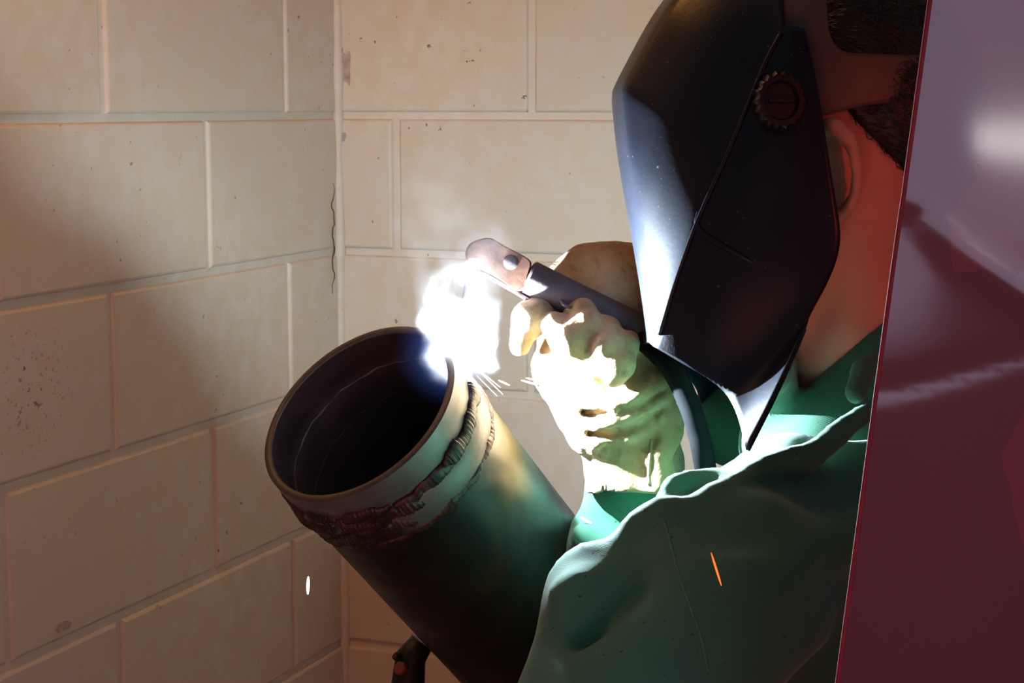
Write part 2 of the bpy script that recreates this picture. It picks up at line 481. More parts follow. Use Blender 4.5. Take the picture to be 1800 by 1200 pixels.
def mat_backing():
    s = N('half_slagged_ring')
    v = s.n('ShaderNodeVectorMath', operation='SUBTRACT'); s.l(s.pos(), v.inputs[0]); v.inputs[1].default_value = tuple(PC)
    du = s.n('ShaderNodeVectorMath', operation='DOT_PRODUCT'); s.l(v.outputs[0], du.inputs[0]); du.inputs[1].default_value = tuple(PU)
    k = s.ramp(s.math('ADD', s.math('MULTIPLY', du.outputs['Value'], 5.0), s.math('MULTIPLY', s.noise(30, 5, 0.6), 0.4)), [(0.22, (0, 0, 0)), (0.34, (1, 1, 1))])
    slag = s.ramp(s.noise(45, 6, 0.65, dist=0.8), [(0.3, (0.015, 0.010, 0.010)), (0.5, (0.05, 0.02, 0.016)), (0.7, (0.14, 0.04, 0.022))])
    s.bsdf(s.mix(k, slag, (0.14, 0.11, 0.10)), 0.45, 0.5, normal=s.bump(s.noise(110, 4), 0.5, 0.001)); return s.m
M_backing = mat_backing()
pipe = empty('steel_pipe', P(900, 1180, 1.66)); tag(pipe, 'thick scorched steel pipe tilted up with its open mouth toward the camera', 'pipe')
prof = [(-0.0015, RI), (0.0, RI + 0.0015), (0.0, R0 - 0.0015), (0.0008, R0 - 0.0004)]
V, F = lathe(PC, -PA, [(0.002, RI), (0.0, RI + 0.001), (0.0, R0 - 0.0012), (0.0012, R0)], 128, PU)
rim = mesh_obj('machined_rim', V, F, M_face, pipe); fix_normals(rim)
V, F = lathe(PC, -PA, [(0.0012, R0), (0.010, R0 + 0.0003), (0.024, R0 + 0.0002), (0.029, R0 - 0.003), (0.034, R0 - 0.003)], 128, PU)
ring = mesh_obj('ground_end', V, F, M_ring, pipe); fix_normals(ring)
V, F = lathe(PC, -PA, [(0.034, R0 - 0.003), (0.038, R0 + 0.001), (0.050, R0 + 0.0016), (0.060, R0 + 0.001), (0.064, R0 - 0.001)], 128, PU)
ring2 = mesh_obj('backing_ring', V, F, M_backing, pipe); fix_normals(ring2)
V, F = lathe(PC, -PA, [(0.064, R0 - 0.001), (0.070, R0 - 0.0006), (0.12, R0 - 0.0006), (0.24, R0 - 0.0006), (0.58, R0 - 0.0006), (0.58, RI)], 128, PU)
body = mesh_obj('pipe_wall', V, F, M_body, pipe); fix_normals(body); sm_angle(body)
V, F = lathe(PC, -PA, [(0.002, RI), (0.026, RI), (0.030, RI + 0.0015), (0.034, RI), (0.06, RI), (0.3, RI), (0.58, RI)], 128, PU)
bore = mesh_obj('bore', V, F, M_bore, pipe)
# flip the bore so it faces the axis
bm = bmesh.new(); bm.from_mesh(bore.data); bmesh.ops.recalc_face_normals(bm, faces=bm.faces); bmesh.ops.reverse_faces(bm, faces=bm.faces); bm.to_mesh(bore.data); bm.free()

def bead(name, t0, a0, a1, r_c, rad, mat, ripple=0.18, n=260, wob=0.0012, seg=12, squash=0.7, seed=1, taper=True, freq=0.0035):
    rnd = random.Random(seed); ph = [rnd.uniform(0, 6.28) for _ in range(4)]
    V = []; F = []
    closed = abs(a1 - a0) > 6.2
    for i in range(n):
        f = i / (n if closed else n - 1); a = a0 + (a1 - a0) * f; s = a * R0
        e = 1.0 if (closed or not taper) else min(1, 0.35 + 6 * f, 0.35 + 8 * (1 - f))
        saw = ((s / freq) % 1.0)
        q = rad * e * (1 + ripple * (saw - 0.5) + 0.16 * math.sin(s * 210 + ph[0]) + 0.10 * math.sin(s * 87 + ph[1]) + rnd.uniform(-.06, .06))
        tt = t0 + wob * math.sin(s * 150 + ph[2]) + wob * 0.6 * math.sin(s * 330 + ph[3])
        for k in range(seg):
            b = 2 * math.pi * k / seg
            V.append(pipe_pt(tt + q * math.cos(b), a, r_c + squash * q * math.sin(b)))
    m = n if closed else n - 1
    for i in range(m):
        i2 = (i + 1) % n
        for k in range(seg): F.append((i * seg + k, i * seg + (k + 1) % seg, i2 * seg + (k + 1) % seg, i2 * seg + k))
    if not closed: F.append(tuple(range(seg))); F.append(tuple((n - 1) * seg + k for k in range(seg)))
    o = mesh_obj(name, V, F, mat, pipe); fix_normals(o); return o
def px_of(p):
    d = np.asarray(p) - CO; z = d.dot(FW); return np.array([900 + FPX * d.dot(RT) / z, 600 - FPX * d.dot(UP) / z, z])
def ang_near(t, px, py, r=R0):
    best = min((np.hypot(*(px_of(pipe_pt(t, a, r))[:2] - (px, py))), a) for a in np.linspace(-math.pi, math.pi, 1441)
               if (pipe_pt(t, a, 1) - pipe_pt(t, a, 0)).dot(CO - pipe_pt(t, a, r)) > -0.2)
    return best[1]
aA = ang_near(0.031, 822, 668); aB = ang_near(0.031, 790, 828)
print('weld angles', aA, aB, px_of(pipe_pt(0.031, aA, R0)), px_of(pipe_pt(0.031, aB, R0)))
b1 = bead('weld_bead', 0.031, aA - 0.02 * np.sign(aA - aB), aB, R0 + 0.0005, 0.0068, M_bead, n=200, seed=2, squash=0.45)
b2 = bead('weld_bead', 0.033, 0, 2 * math.pi, R0 - 0.0015, 0.0062, M_bead2, squash=0.5, n=420, ripple=0.2, wob=0.0016, seed=5)
b3 = bead('weld_bead', 0.063, 0, 2 * math.pi, R0 - 0.0012, 0.0042, M_bead2, n=420, ripple=0.3, wob=0.0010, seed=6)
# the underside still carries heavy slagged root passes
aC = ang_near(0.030, 505, 880); aD = ang_near(0.03, 700, 905)
b4 = bead('weld_bead', 0.026, aC - 0.5 * np.sign(aD - aC), aD, R0 - 0.001, 0.0062, M_bead2, n=220, ripple=0.16, wob=0.002, seed=8)
b5 = bead('weld_bead', 0.045, aC - 0.4 * np.sign(aD - aC), aD, R0 - 0.001, 0.0072, M_bead2, n=220, ripple=0.16, wob=0.002, seed=9)
bead('weld_bead', 0.038, aC - 0.35 * np.sign(aD - aC), aD + 0.25 * np.sign(aD - aC), R0 - 0.001, 0.0085, M_bead2, n=240, ripple=0.16, wob=0.003, seed=10, squash=0.55)
bead('weld_bead', 0.052, aC - 0.35 * np.sign(aD - aC), aD + 0.15 * np.sign(aD - aC), R0 - 0.001, 0.0075, M_bead2, n=240, ripple=0.16, wob=0.003, seed=12, squash=0.5)
tag(b1, 'fresh dark rippled weld bead ending in a crater'); 
rb = bead('root_weld', 0.036, 0, 2 * math.pi, RI + 0.0004, 0.0009, M_ring, n=300, ripple=0.1, wob=0.0006, seed=4)
bead('root_weld', 0.068, 0, 2 * math.pi, RI + 0.0004, 0.0010, M_bore, n=300, ripple=0.25, wob=0.0006, seed=4)

# ------------------------------------------------------------------ pipe stand
M_dark = mat_simple('black_iron', (0.02, 0.018, 0.018), 0.55, 0.6, scale=30, bump=0.3)
M_rust = mat_simple('rusty_bolt', (0.22, 0.06, 0.04), 0.6, 0.5, scale=120, bump=0.5)
tS = 0.40; cS = pipe_pt(tS, 0, 0)
base = np.array([cS[0], cS[1], 0.0])
stand = empty('pipe_stand', base); tag(stand, 'black iron pipe stand clamping the lower end of the tilted pipe', 'stand')
V, F = lathe(base, EZ, [(0.0, 0.001), (0.0, 0.22), (0.012, 0.225), (0.022, 0.20), (0.03, 0.05), (0.06, 0.034)], 40)
mesh_obj('base_plate', V, F, M_dark, stand)
zt = cS[2] - 0.16
V, F = lathe(base, EZ, [(0.05, 0.034), (zt, 0.034), (zt, 0.001)], 32); o = mesh_obj('column', V, F, M_dark, stand); sm_angle(o)
# clamp band and saddle
V, F = lathe(pipe_pt(0.37, 0, 0), -PA, [(0, R0), (0, R0 + 0.009), (0.06, R0 + 0.009), (0.06, R0)], 80, PU); o = mesh_obj('clamp_band', V, F, M_dark, stand); fix_normals(o); sm_angle(o)
top = pipe_pt(0.40, 0, 0) - EZ * 0.09
V, F = tube([base + EZ * (zt - 0.01), (base + EZ * (zt + 0.02)) * 0.6 + top * 0.4, top], [0.036, 0.032, 0.03], 16); mesh_obj('neck_bar', V, F, M_dark, stand)
# screw lug that shows beside the pipe
d = P(716, 1168, 1.60); a_in = P(800, 1215, 1.62)
V, F = tube([P(742, 1128, 1.60), P(722, 1155, 1.60), P(716, 1210, 1.60), P(745, 1290, 1.61), P(800, 1340, 1.62)], [0.011, 0.014, 0.016, 0.02, 0.022], 10); mesh_obj('lug', V, F, M_dark, stand)
nrm = -FW
def hexhead(c, ax, r, h, mat, name, par):
    V, F = lathe(c, ax, [(0, r), (h * 0.8, r), (h, r * 0.85), (h, 0.0005)], 6); o = mesh_obj(name, V, F, mat, par, smooth=False); fix_normals(o); return o
hexhead(P(708, 1176, 1.583), -FW + 0.4 * UP - 0.5 * RT, 0.0065, 0.007, M_rust, 'bolt', stand)
hexhead(P(702, 1158, 1.59), -RT * 0.7 + UP * 0.8 - FW * 0.4, 0.0045, 0.006, M_dark, 'bolt', stand)

# ------------------------------------------------------------------ welding helmet
D0 = 1.380
def Hh(px, py, s): return P(px, py, D0 - s)
def mat_helmet():
    s = N('black_helmet_shell')
    f = s.noise(22, 4); sc = s.noise(260, 2, 0.5)
    col = s.mix(s.ramp(f, [(0.35, (0, 0, 0)), (0.7, (1, 1, 1))]), (0.005, 0.007, 0.014), (0.008, 0.012, 0.024))
    col = s.mix(s.ramp(sc, [(0.72, (0, 0, 0)), (0.76, (1, 1, 1))]), col, (0.10, 0.11, 0.14))
    s.bsdf(col, s.ramp(s.noise(9, 4), [(0.3, (0.30,) * 3), (0.7, (0.42,) * 3)]), 0.0, normal=s.bump(s.noise(320, 3), 0.18, 0.0005), Specular_IOR_Level=0.34)
    return s.m
M_helm = mat_helmet()
M_knob = mat_simple('knob_plastic', (0.012, 0.012, 0.015), 0.3, scale=60, bump=0.05)
M_band = mat_simple('tan_headgear_plastic', (0.10, 0.075, 0.058), 0.5, scale=18, var=0.15, bump=0.1)
helm = empty('welding_helmet', Hh(1300, 400, 0)); tag(helm, 'black faceted welding helmet worn over the face of the welder', 'helmet')
# rows: columns A (centre), B, C, R (ridge), M1, M2, E (rear edge)
rows = [
 [(1362,-95,0),(1366,-80,.055),(1372,-30,.092),(1376,46,.108),(1389,47,.1095),(1402,48,.1095),(1415,50,.109)],
 [(1240,-90,0),(1258,-74,.058),(1306,0,.094),(1347,105,.112),(1375,110,.116),(1403,113,.117),(1431,116,.117)],
 [(1150,-4,0),(1172,8,.060),(1240,62,.096),(1315,182,.115),(1355,188,.120),(1400,193,.123),(1446,198,.123)],
 [(1070,150,0),(1094,158,.060),(1172,196,.094),(1275,275,.116),(1330,282,.123),(1395,288,.127),(1459,292,.128)],
 [(1076,250,0),(1106,262,.058),(1162,292,.090),(1241,350,.115),(1310,360,.123),(1390,368,.128),(1473,372,.130)],
 [(1097,370,0),(1127,382,.054),(1160,400,.082),(1213,420,.107),(1290,430,.118),(1385,438,.127),(1481,425,.130)],
 [(1118,490,0),(1146,500,.044),(1160,504,.070),(1180,510,.094),(1265,520,.113),(1370,520,.121),(1462,490,.128)],
 [(1135,580,0),(1146,588,.030),(1150,590,.055),(1158,592,.080),(1230,604,.104),(1330,612,.110),(1408,572,.124)],
 [(1139,601,0),(1143,604,.026),(1145,606,.050),(1149,609,.076),(1215,648,.096),(1290,690,.106),(1348,655,.112)],
]
flare = [(1411,575,.128),(1368,676,.158),(1311,790,.150)]
SV = CV(0, 0, 1.0)
def grid():
    bm = bmesh.new(); near = []; G = []
    for r in rows:
        near.append([Hh(*p) for p in r])
    for r in near:
        L = []
        for j in range(len(r) - 1, 0, -1):
            s = (r[j] - Hh(1250, 350, 0)).dot(SV); L.append(r[j] - 2 * s * SV)
        G.append([bm.verts.new(Vector(p) - helm.location) for p in L + r])
    nc = len(G[0])
    for i in range(len(G) - 1):
        for j in range(nc - 1): bm.faces.new((G[i][j], G[i][j + 1], G[i + 1][j + 1], G[i + 1][j]))
    fn = [Hh(*p) for p in flare]
    for side in (0, 1):
        if side: pts = fn; inner = [G[7][-1], G[8][-1], G[8][-2]]
        else: pts = [p - 2 * (p - Hh(1250, 350, 0)).dot(SV) * SV for p in fn]; inner = [G[7][0], G[8][0], G[8][1]]
        o = [bm.verts.new(Vector(p) - helm.location) for p in pts]
        for k in range(2): bm.faces.new((inner[k], inner[k + 1], o[k + 1], o[k]))
    bmesh.ops.recalc_face_normals(bm, faces=bm.faces)
    cr = bm.edges.layers.float.new('crease_edge')
    cols = {3: .8, nc - 4: .8, 5: .7, nc - 6: .7}
    for i in range(len(G) - 1):
        for c, v in cols.items():
            e = bm.edges.get((G[i][c], G[i + 1][c]))
            if e: e[cr] = v
    for c in range(3, nc - 4):
        for i, v in ((3, .55), (2, .25)):
            e = bm.edges.get((G[i][c], G[i][c + 1]))
            if e: e[cr] = v
    for e in bm.edges:
        if len(e.link_faces) == 1: e[cr] = 0.85
    me = bpy.data.meshes.new('shell'); bm.to_mesh(me); bm.free()
    return me
me = grid(); me.materials.append(M_helm); me.polygons.foreach_set('use_smooth', [True] * len(me.polygons))
shell = link(bpy.data.objects.new('shell', me), helm)
mod(shell, 'SUBSURF', levels=3, render_levels=3); mod(shell, 'SOLIDIFY', thickness=0.0035, offset=-1)
bpy.context.view_layer.update()
dg = bpy.context.evaluated_depsgraph_get()
ev = shell.evaluated_get(dg); mev = bpy.data.meshes.new_from_object(ev)
shell_t = BVHTree.FromPolygons([v.co.copy() for v in mev.vertices], [tuple(p.vertices) for p in mev.polygons])
hs = [(shell, shell_t)]
def on_shell(px, py, off=0.0):
    h = cast(hs, px, py); return h[0] - off * FW if h else Hh(px, py, .12)
# pivot knob with scalloped rim
kc = on_shell(1366, 182); kn = CV(0.10, 0.05, 1); kn /= np.linalg.norm(kn); _, ku, kv = frame_of(kn)
V = []; F = []; seg = 72
for t, r, sc in ((0.0, .0165, 0), (0.003, .0180, 1), (0.011, .0178, 1), (0.0135, .0160, .5), (0.0135, .0125, 0), (0.0095, .0110, 0), (0.0095, 0.0004, 0)):
    for k in range(seg):
        a = 2 * math.pi * k / seg; q = r + sc * 0.0011 * math.cos(a * 18)
        V.append(kc + kn * t + q * (math.cos(a) * ku + math.sin(a) * kv * 1.15))
for i in range(6):
    for k in range(seg): F.append((i * seg + k, i * seg + (k + 1) % seg, (i + 1) * seg + (k + 1) % seg, (i + 1) * seg + k))
knob = mesh_obj('pivot_knob', V, F, M_knob, helm); fix_normals(knob); sm_angle(knob, 50)
V, F = box_vf(kc + kn * 0.0115, ku, kv, kn, 0.009, 0.0018, 0.0025, 0.0006); mesh_obj('knob_grip', V, F, M_knob, knob, smooth=False)
# pressed step on the cheek
pp = smooth_path([(1228, 372, 0), (1226, 395, 0), (1242, 414, 0), (1272, 432, 0), (1300, 448, 0), (1330, 464, 0)], 8)
pts = [on_shell(p[0], p[1], -0.0006) for p in pp]
V, F = tube(pts, [0.0022 * (0.25 + math.sin(math.pi * min(1, (i + 2) / len(pts))) ** .5) for i in range(len(pts))], 10); mesh_obj('pressed_step', V, F, M_helm, helm)
# moulded rib along the ridge
rp = smooth_path([(1372, 58, 0), (1345, 109, 0), (1313, 186, 0), (1274, 279, 0), (1240, 354, 0), (1214, 417, 0), (1182, 509, 0), (1158, 588, 0)], 6)
pts = [on_shell(p[0] + 1, p[1], 0.0004) for p in rp]
V, F = tube(pts, 0.0018, 10); mesh_obj('ridge_rib', V, F, M_helm, helm)

# headgear: band with wide side plate and crown strap
def s_head(px, sx=0.097, xc=1455, hw=0.118):
    x = (px - xc) / FPX * 1.36 / hw; return sx * math.sqrt(max(0.0, 1 - x * x))
cols = []
def ytop(px):
    if px < 1449: return -70
    if px < 1453: return -70 + (px - 1449) / 4 * 75
    q = [(1453, 5), (1455, 45), (1459, 62), (1466, 76), (1475, 86), (1487, 92), (1505, 94), (1610, 97), (1730, 100)]
    return float(np.interp(px, [a for a, _ in q], [b for _, b in q]))
def ybot(px): return float(np.interp(px, [1374, 1396, 1418, 1440, 1452, 1490, 1530, 1600, 1730], [52, 120, 190, 205, 202, 192, 184, 177, 170]))
pxs = list(np.arange(1374, 1449, 8)) + [1448.9, 1449.5, 1450.5, 1452, 1453, 1454, 1455, 1457, 1459, 1462, 1466, 1470, 1475, 1481, 1487, 1496] + list(np.arange(1508, 1712, 12)) + [1718, 1722, 1724.5]
V = []; F = []; nr = 12
for side in (1, -1):
    b = len(V)
    for px in pxs:
        for k in range(nr):
            y = ytop(px) + (ybot(px) - ytop(px)) * k / (nr - 1)
            s = s_head(px); 
            if y < 20: s = s * math.sqrt(max(0.05, 1 - ((20 - y) / 150) ** 2))
            p = P(px, y, D0 - s)
            if side < 0: p = p - 2 * s * SV
            V.append(p)
    for i in range(len(pxs) - 1):
        for k in range(nr - 1): F.append((b + i * nr + k, b + i * nr + k + 1, b + (i + 1) * nr + k + 1, b + (i + 1) * nr + k))
hb = mesh_obj('headband', V, F, M_band, helm); fix_normals(hb); mod(hb, 'SOLIDIFY', thickness=0.002, offset=0)
V = []; F = []
for i in range(17):
    u = -1 + 2 * i / 16
    sy = 0.93 * math.sqrt(max(0.05, 1 - (90 / 150) ** 2)) * 0.1
    a = u * math.pi / 2
    for px in (1374, 1400, 1425, 1449):
        s = s_head(px) * math.sqrt(1 - 0.36) * math.sin(a)
        V.append(P(px, -66 - 26 * math.cos(a), D0) + SV * s)
for i in range(16):
    for k in range(3): F.append((i * 4 + k, i * 4 + k + 1, i * 4 + 5 + k, i * 4 + 4 + k))
cs = mesh_obj('crown_strap', V, F, M_band, helm); fix_normals(cs); mod(cs, 'SOLIDIFY', thickness=0.002, offset=0)
# small rivet where band meets the pivot
V, F = lathe(P(1453, 162, D0 - 0.0945), CV(0, 0, 1), [(0, .0045), (0.0015, .0042), (0.0024, .0025), (0.0026, .0003)], 16); mesh_obj('rivet', V, F, M_band, helm)

# ------------------------------------------------------------------ the welder
M_skin = None
def mat_skin():
    s = N('skin')
    f = s.noise(30, 4)
    col = s.mix(f, (0.50, 0.27, 0.18), (0.58, 0.34, 0.24))
    s.bsdf(col, 0.5, normal=s.bump(s.noise(350, 3), 0.15, 0.0005), Subsurface_Weight=0.08); return s.m
M_skin = mat_skin()
M_hair = mat_simple('dark_hair', (0.022, 0.016, 0.012), 0.5, scale=220, var=0.5, bump=0.6, bscale=300)
def mat_cloth(name, base, sat=1.0):
    s = N(name)
    f = s.noise(7, 4); sp = s.noise(220, 2)
    col = s.mix(s.ramp(f, [(0.3, (0, 0, 0)), (0.7, (1, 1, 1))]), tuple(x * 0.82 for x in base), tuple(x * 1.12 for x in base))
    col = s.mix(s.ramp(sp, [(0.70, (0, 0, 0)), (0.74, (1, 1, 1))]), col, tuple(x * 0.25 for x in base))
    wv = s.n('ShaderNodeTexWave', wave_type='BANDS', bands_direction='DIAGONAL'); wv.inputs['Scale'].default_value = 320; wv.inputs['Distortion'].default_value = 3; s.l(s.pos(), wv.inputs['Vector'])
    h = s.math('ADD', s.math('MULTIPLY', wv.outputs['Fac'], 0.4), s.noise(160, 4))
    s.bsdf(col, 0.85, normal=s.bump(h, 0.25, 0.0012), Sheen_Weight=0.25, Specular_IOR_Level=0.2); return s.m
M_jack = mat_cloth('green_cotton_jacket', (0.052, 0.178, 0.110))
M_seam = mat_simple('jacket_thread', (0.07, 0.20, 0.12), 0.8, scale=200)
M_denim = mat_cloth('dark_work_denim', (0.03, 0.035, 0.05))
M_boot = mat_simple('brown_boot_leather', (0.06, 0.035, 0.02), 0.5, scale=30)
def mat_glove():
    s = N('tan_split_leather')
    f = s.noise(26, 5, 0.6); g = s.noise(90, 4)
    col = s.ramp(f, [(0.3, (0.26, 0.16, 0.07)), (0.5, (0.38, 0.26, 0.13)), (0.7, (0.44, 0.33, 0.19))])
    col = s.mix(s.ramp(g, [(0.55, (0, 0, 0)), (0.75, (1, 1, 1))]), col, (0.22, 0.13, 0.06))
    s.bsdf(col, 0.8, normal=s.bump(s.math('ADD', g, s.noise(420, 3)), 0.35, 0.0015), Sheen_Weight=0.2, Specular_IOR_Level=0.25); return s.m
M_glove = mat_glove()

HIP = P(1620, 1900, 1.52)
person = empty('person', (float(HIP[0]), float(HIP[1]), 0.0)); tag(person, 'welder in a green jacket and tan gauntlet leaning in over the pipe', 'person')
HC = P(1455, 195, D0)
NB = PB(1550, 690, 1.47)
LS = PB(1278, 1035, 1.29); LE = PB(1010, 1400, 1.235); LH = pipe_pt(0.51, 0, 0) + CV(0.0, -0.02, 0.11)
RS = PB(1475, 860, 1.70); RE = PB(1075, 1190, 1.575); RW = P(1112, 850, 1.495)
TH = PB(1590, 1250, 1.50)
def f_body(G):
    f = s_ell(G, HC + UP * 0.002, (0.103, 0.079, 0.112))
    f = smin(f, s_cap(G, P(1400, 300, D0), P(1335, 520, D0), 0.066, 0.040), 0.04)            # face to chin
    f = smin(f, s_cap(G, P(1480, 390, D0 - 0.045), P(1370, 545, D0 - 0.028), 0.020, 0.022), 0.02)   # jaw lines
    f = smin(f, s_cap(G, P(1480, 390, D0 + 0.045), P(1370, 545, D0 + 0.028), 0.020, 0.022), 0.02)
    f = smin(f, s_cap(G, P(1258, 250, D0), P(1228, 345, D0), 0.008, 0.015), 0.012)             # nose
    f = smin(f, s_cap(G, P(1262, 440, D0 - 0.02), P(1262, 440, D0 + 0.02), 0.009, 0.009), 0.008)   # lips
    for q in (-1, 1): f = smax(f, -s_ell(G, P(1262, 250, D0 + q * 0.032), (0.016, 0.018, 0.012)), 0.012)
    f = smin(f, s_cap(G, P(1500, 330, D0), NB, 0.066, 0.066), 0.03)                            # neck
    f = smin(f, s_cap(G, P(1520, 300, D0 - 0.047), P(1500, 560, D0 - 0.040), 0.022, 0.020), 0.02)   # neck muscle below the ear
    f = smin(f, s_cap(G, NB, TH, 0.07, 0.12), 0.05)
    f = smin(f, s_cap(G, NB, PB(1330, 1010, 1.39), 0.035, 0.03), 0.03); f = smin(f, s_cap(G, NB, RS, 0.05, 0.055), 0.05)
    f = smin(f, s_chain(G, [LS, LE, LH], [0.05, 0.042, 0.03]), 0.03); f = smin(f, s_chain(G, [RS, RE, PB(1095, 1000, 1.60), RW], [0.04, 0.026, 0.022, 0.022]), 0.03)
    f = smin(f, s_cap(G, TH, HIP, 0.13, 0.13), 0.06)
    # ear
    ec = P(1468, 300, D0 - 0.083)
    e = s_ell(G, ec, (0.020, 0.007, 0.034))
    e = smin(e, s_chain(G, [P(1447, 222, D0 - .090), P(1466, 224, D0 - .098), P(1486, 245, D0 - .103), P(1497, 285, D0 - .105), P(1499, 325, D0 - .103), P(1488, 362, D0 - .098), P(1468, 384, D0 - .092)], [.006, .0075, .0078, .0075, .007, .0065, .007], 0.003), 0.004)
    e = smax(e, -s_ell(G, P(1466, 312, D0 - 0.102), (0.0125, 0.014, 0.028)), 0.004)
    return smin(f, e, 0.006)
bpts = [HC + UP * .15, HC - RT * .12, HC + FW * .12, HC - FW * .12, HIP, HIP + FW * .1, HIP + RT * .1, LS, LE, LH, RS, RE, RW, NB, TH - FW * .1]
bod = sdf_obj('body', f_body, bpts, 0.06, 0.0045, M_skin, person)
# eyes behind the helmet
for q in (-1, 1):
    V, F = lathe(P(1268, 250, D0 + q * 0.032), -RT, [(-0.011, .0004), (-0.008, .008), (0, .0112), (0.008, .008), (0.0112, .0004)], 20)
    mesh_obj('eyeball', V, F, mat_simple('eye_white', (0.7, 0.7, 0.68), 0.2), person)
# hair: close cap plus short strands
def f_hair(G):
    f = s_ell(G, HC + UP * 0.004 + RT * 0.004, (0.109, 0.085, 0.117))
    f = smin(f, s_ell(G, P(1560, 225, D0), (0.055, 0.080, 0.055)), 0.03)
    X, Y, Z = G
    # hairline: back from the temples, over the ear, down the nape
    f = smax(f, s_plane(G, P(1500, 262, D0), (-UP * 0.80 - RT * 0.60)), 0.012)
    f = smin(f, s_cap(G, P(1600, 250, D0 - 0.055), P(1625, 380, D0 - 0.04), 0.024, 0.014), 0.02)
    f = smax(f, -s_cap(G, P(1440, 330, D0 - 0.09), P(1545, 330, D0 - 0.09), 0.022, 0.022), 0.006)
    f = smax(f, s_plane(G, P(1375, 0, D0), (-RT * 0.9 - UP * 0.3)), 0.01)
    return f + 0.004 * vnoise(*G, 120)
hair = sdf_obj('hair', f_hair, [HC + UP * .14, HC - RT * .13, HC + RT * .14, HC + FW * .11, HC - FW * .11, HC - UP * .12], 0.02, 0.0035, M_hair, person)
hv = np.array([v.co for v in hair.data.vertices]); hn = np.array([v.normal for v in hair.data.vertices])
V = []; F = []; rr_ = np.random.default_rng(5)
near = np.nonzero(hn.dot(-FW) > -0.3)[0]
for i in rr_.choice(near, min(7000, len(near)), replace=False):
    p = hv[i]; n = hn[i]; lay = RT * 0.9 - UP * 0.35 + rr_.normal(0, 0.45, 3)
    lay = lay - n * lay.dot(n) * 0.8; lay = lay / np.linalg.norm(lay)
    L = rr_.uniform(0.008, 0.017); w = 0.00035; sd = np.cross(lay, n); q = p + lay * L * 0.55 + n * 0.0028; e = p + lay * L + n * rr_.uniform(0.0005, 0.003)
    b = len(V); V += [p + sd * w - n * .0005, p - sd * w - n * .0005, q - sd * w, q + sd * w, e]
    F += [(b, b + 1, b + 2, b + 3), (b + 3, b + 2, b + 4)]
me = bpy.data.meshes.new('hair_strands'); me.from_pydata([tuple(x) for x in V], [], F); me.materials.append(M_hair)
st = link(bpy.data.objects.new('hair_strands', me), person); st['kind'] = 'stuff'

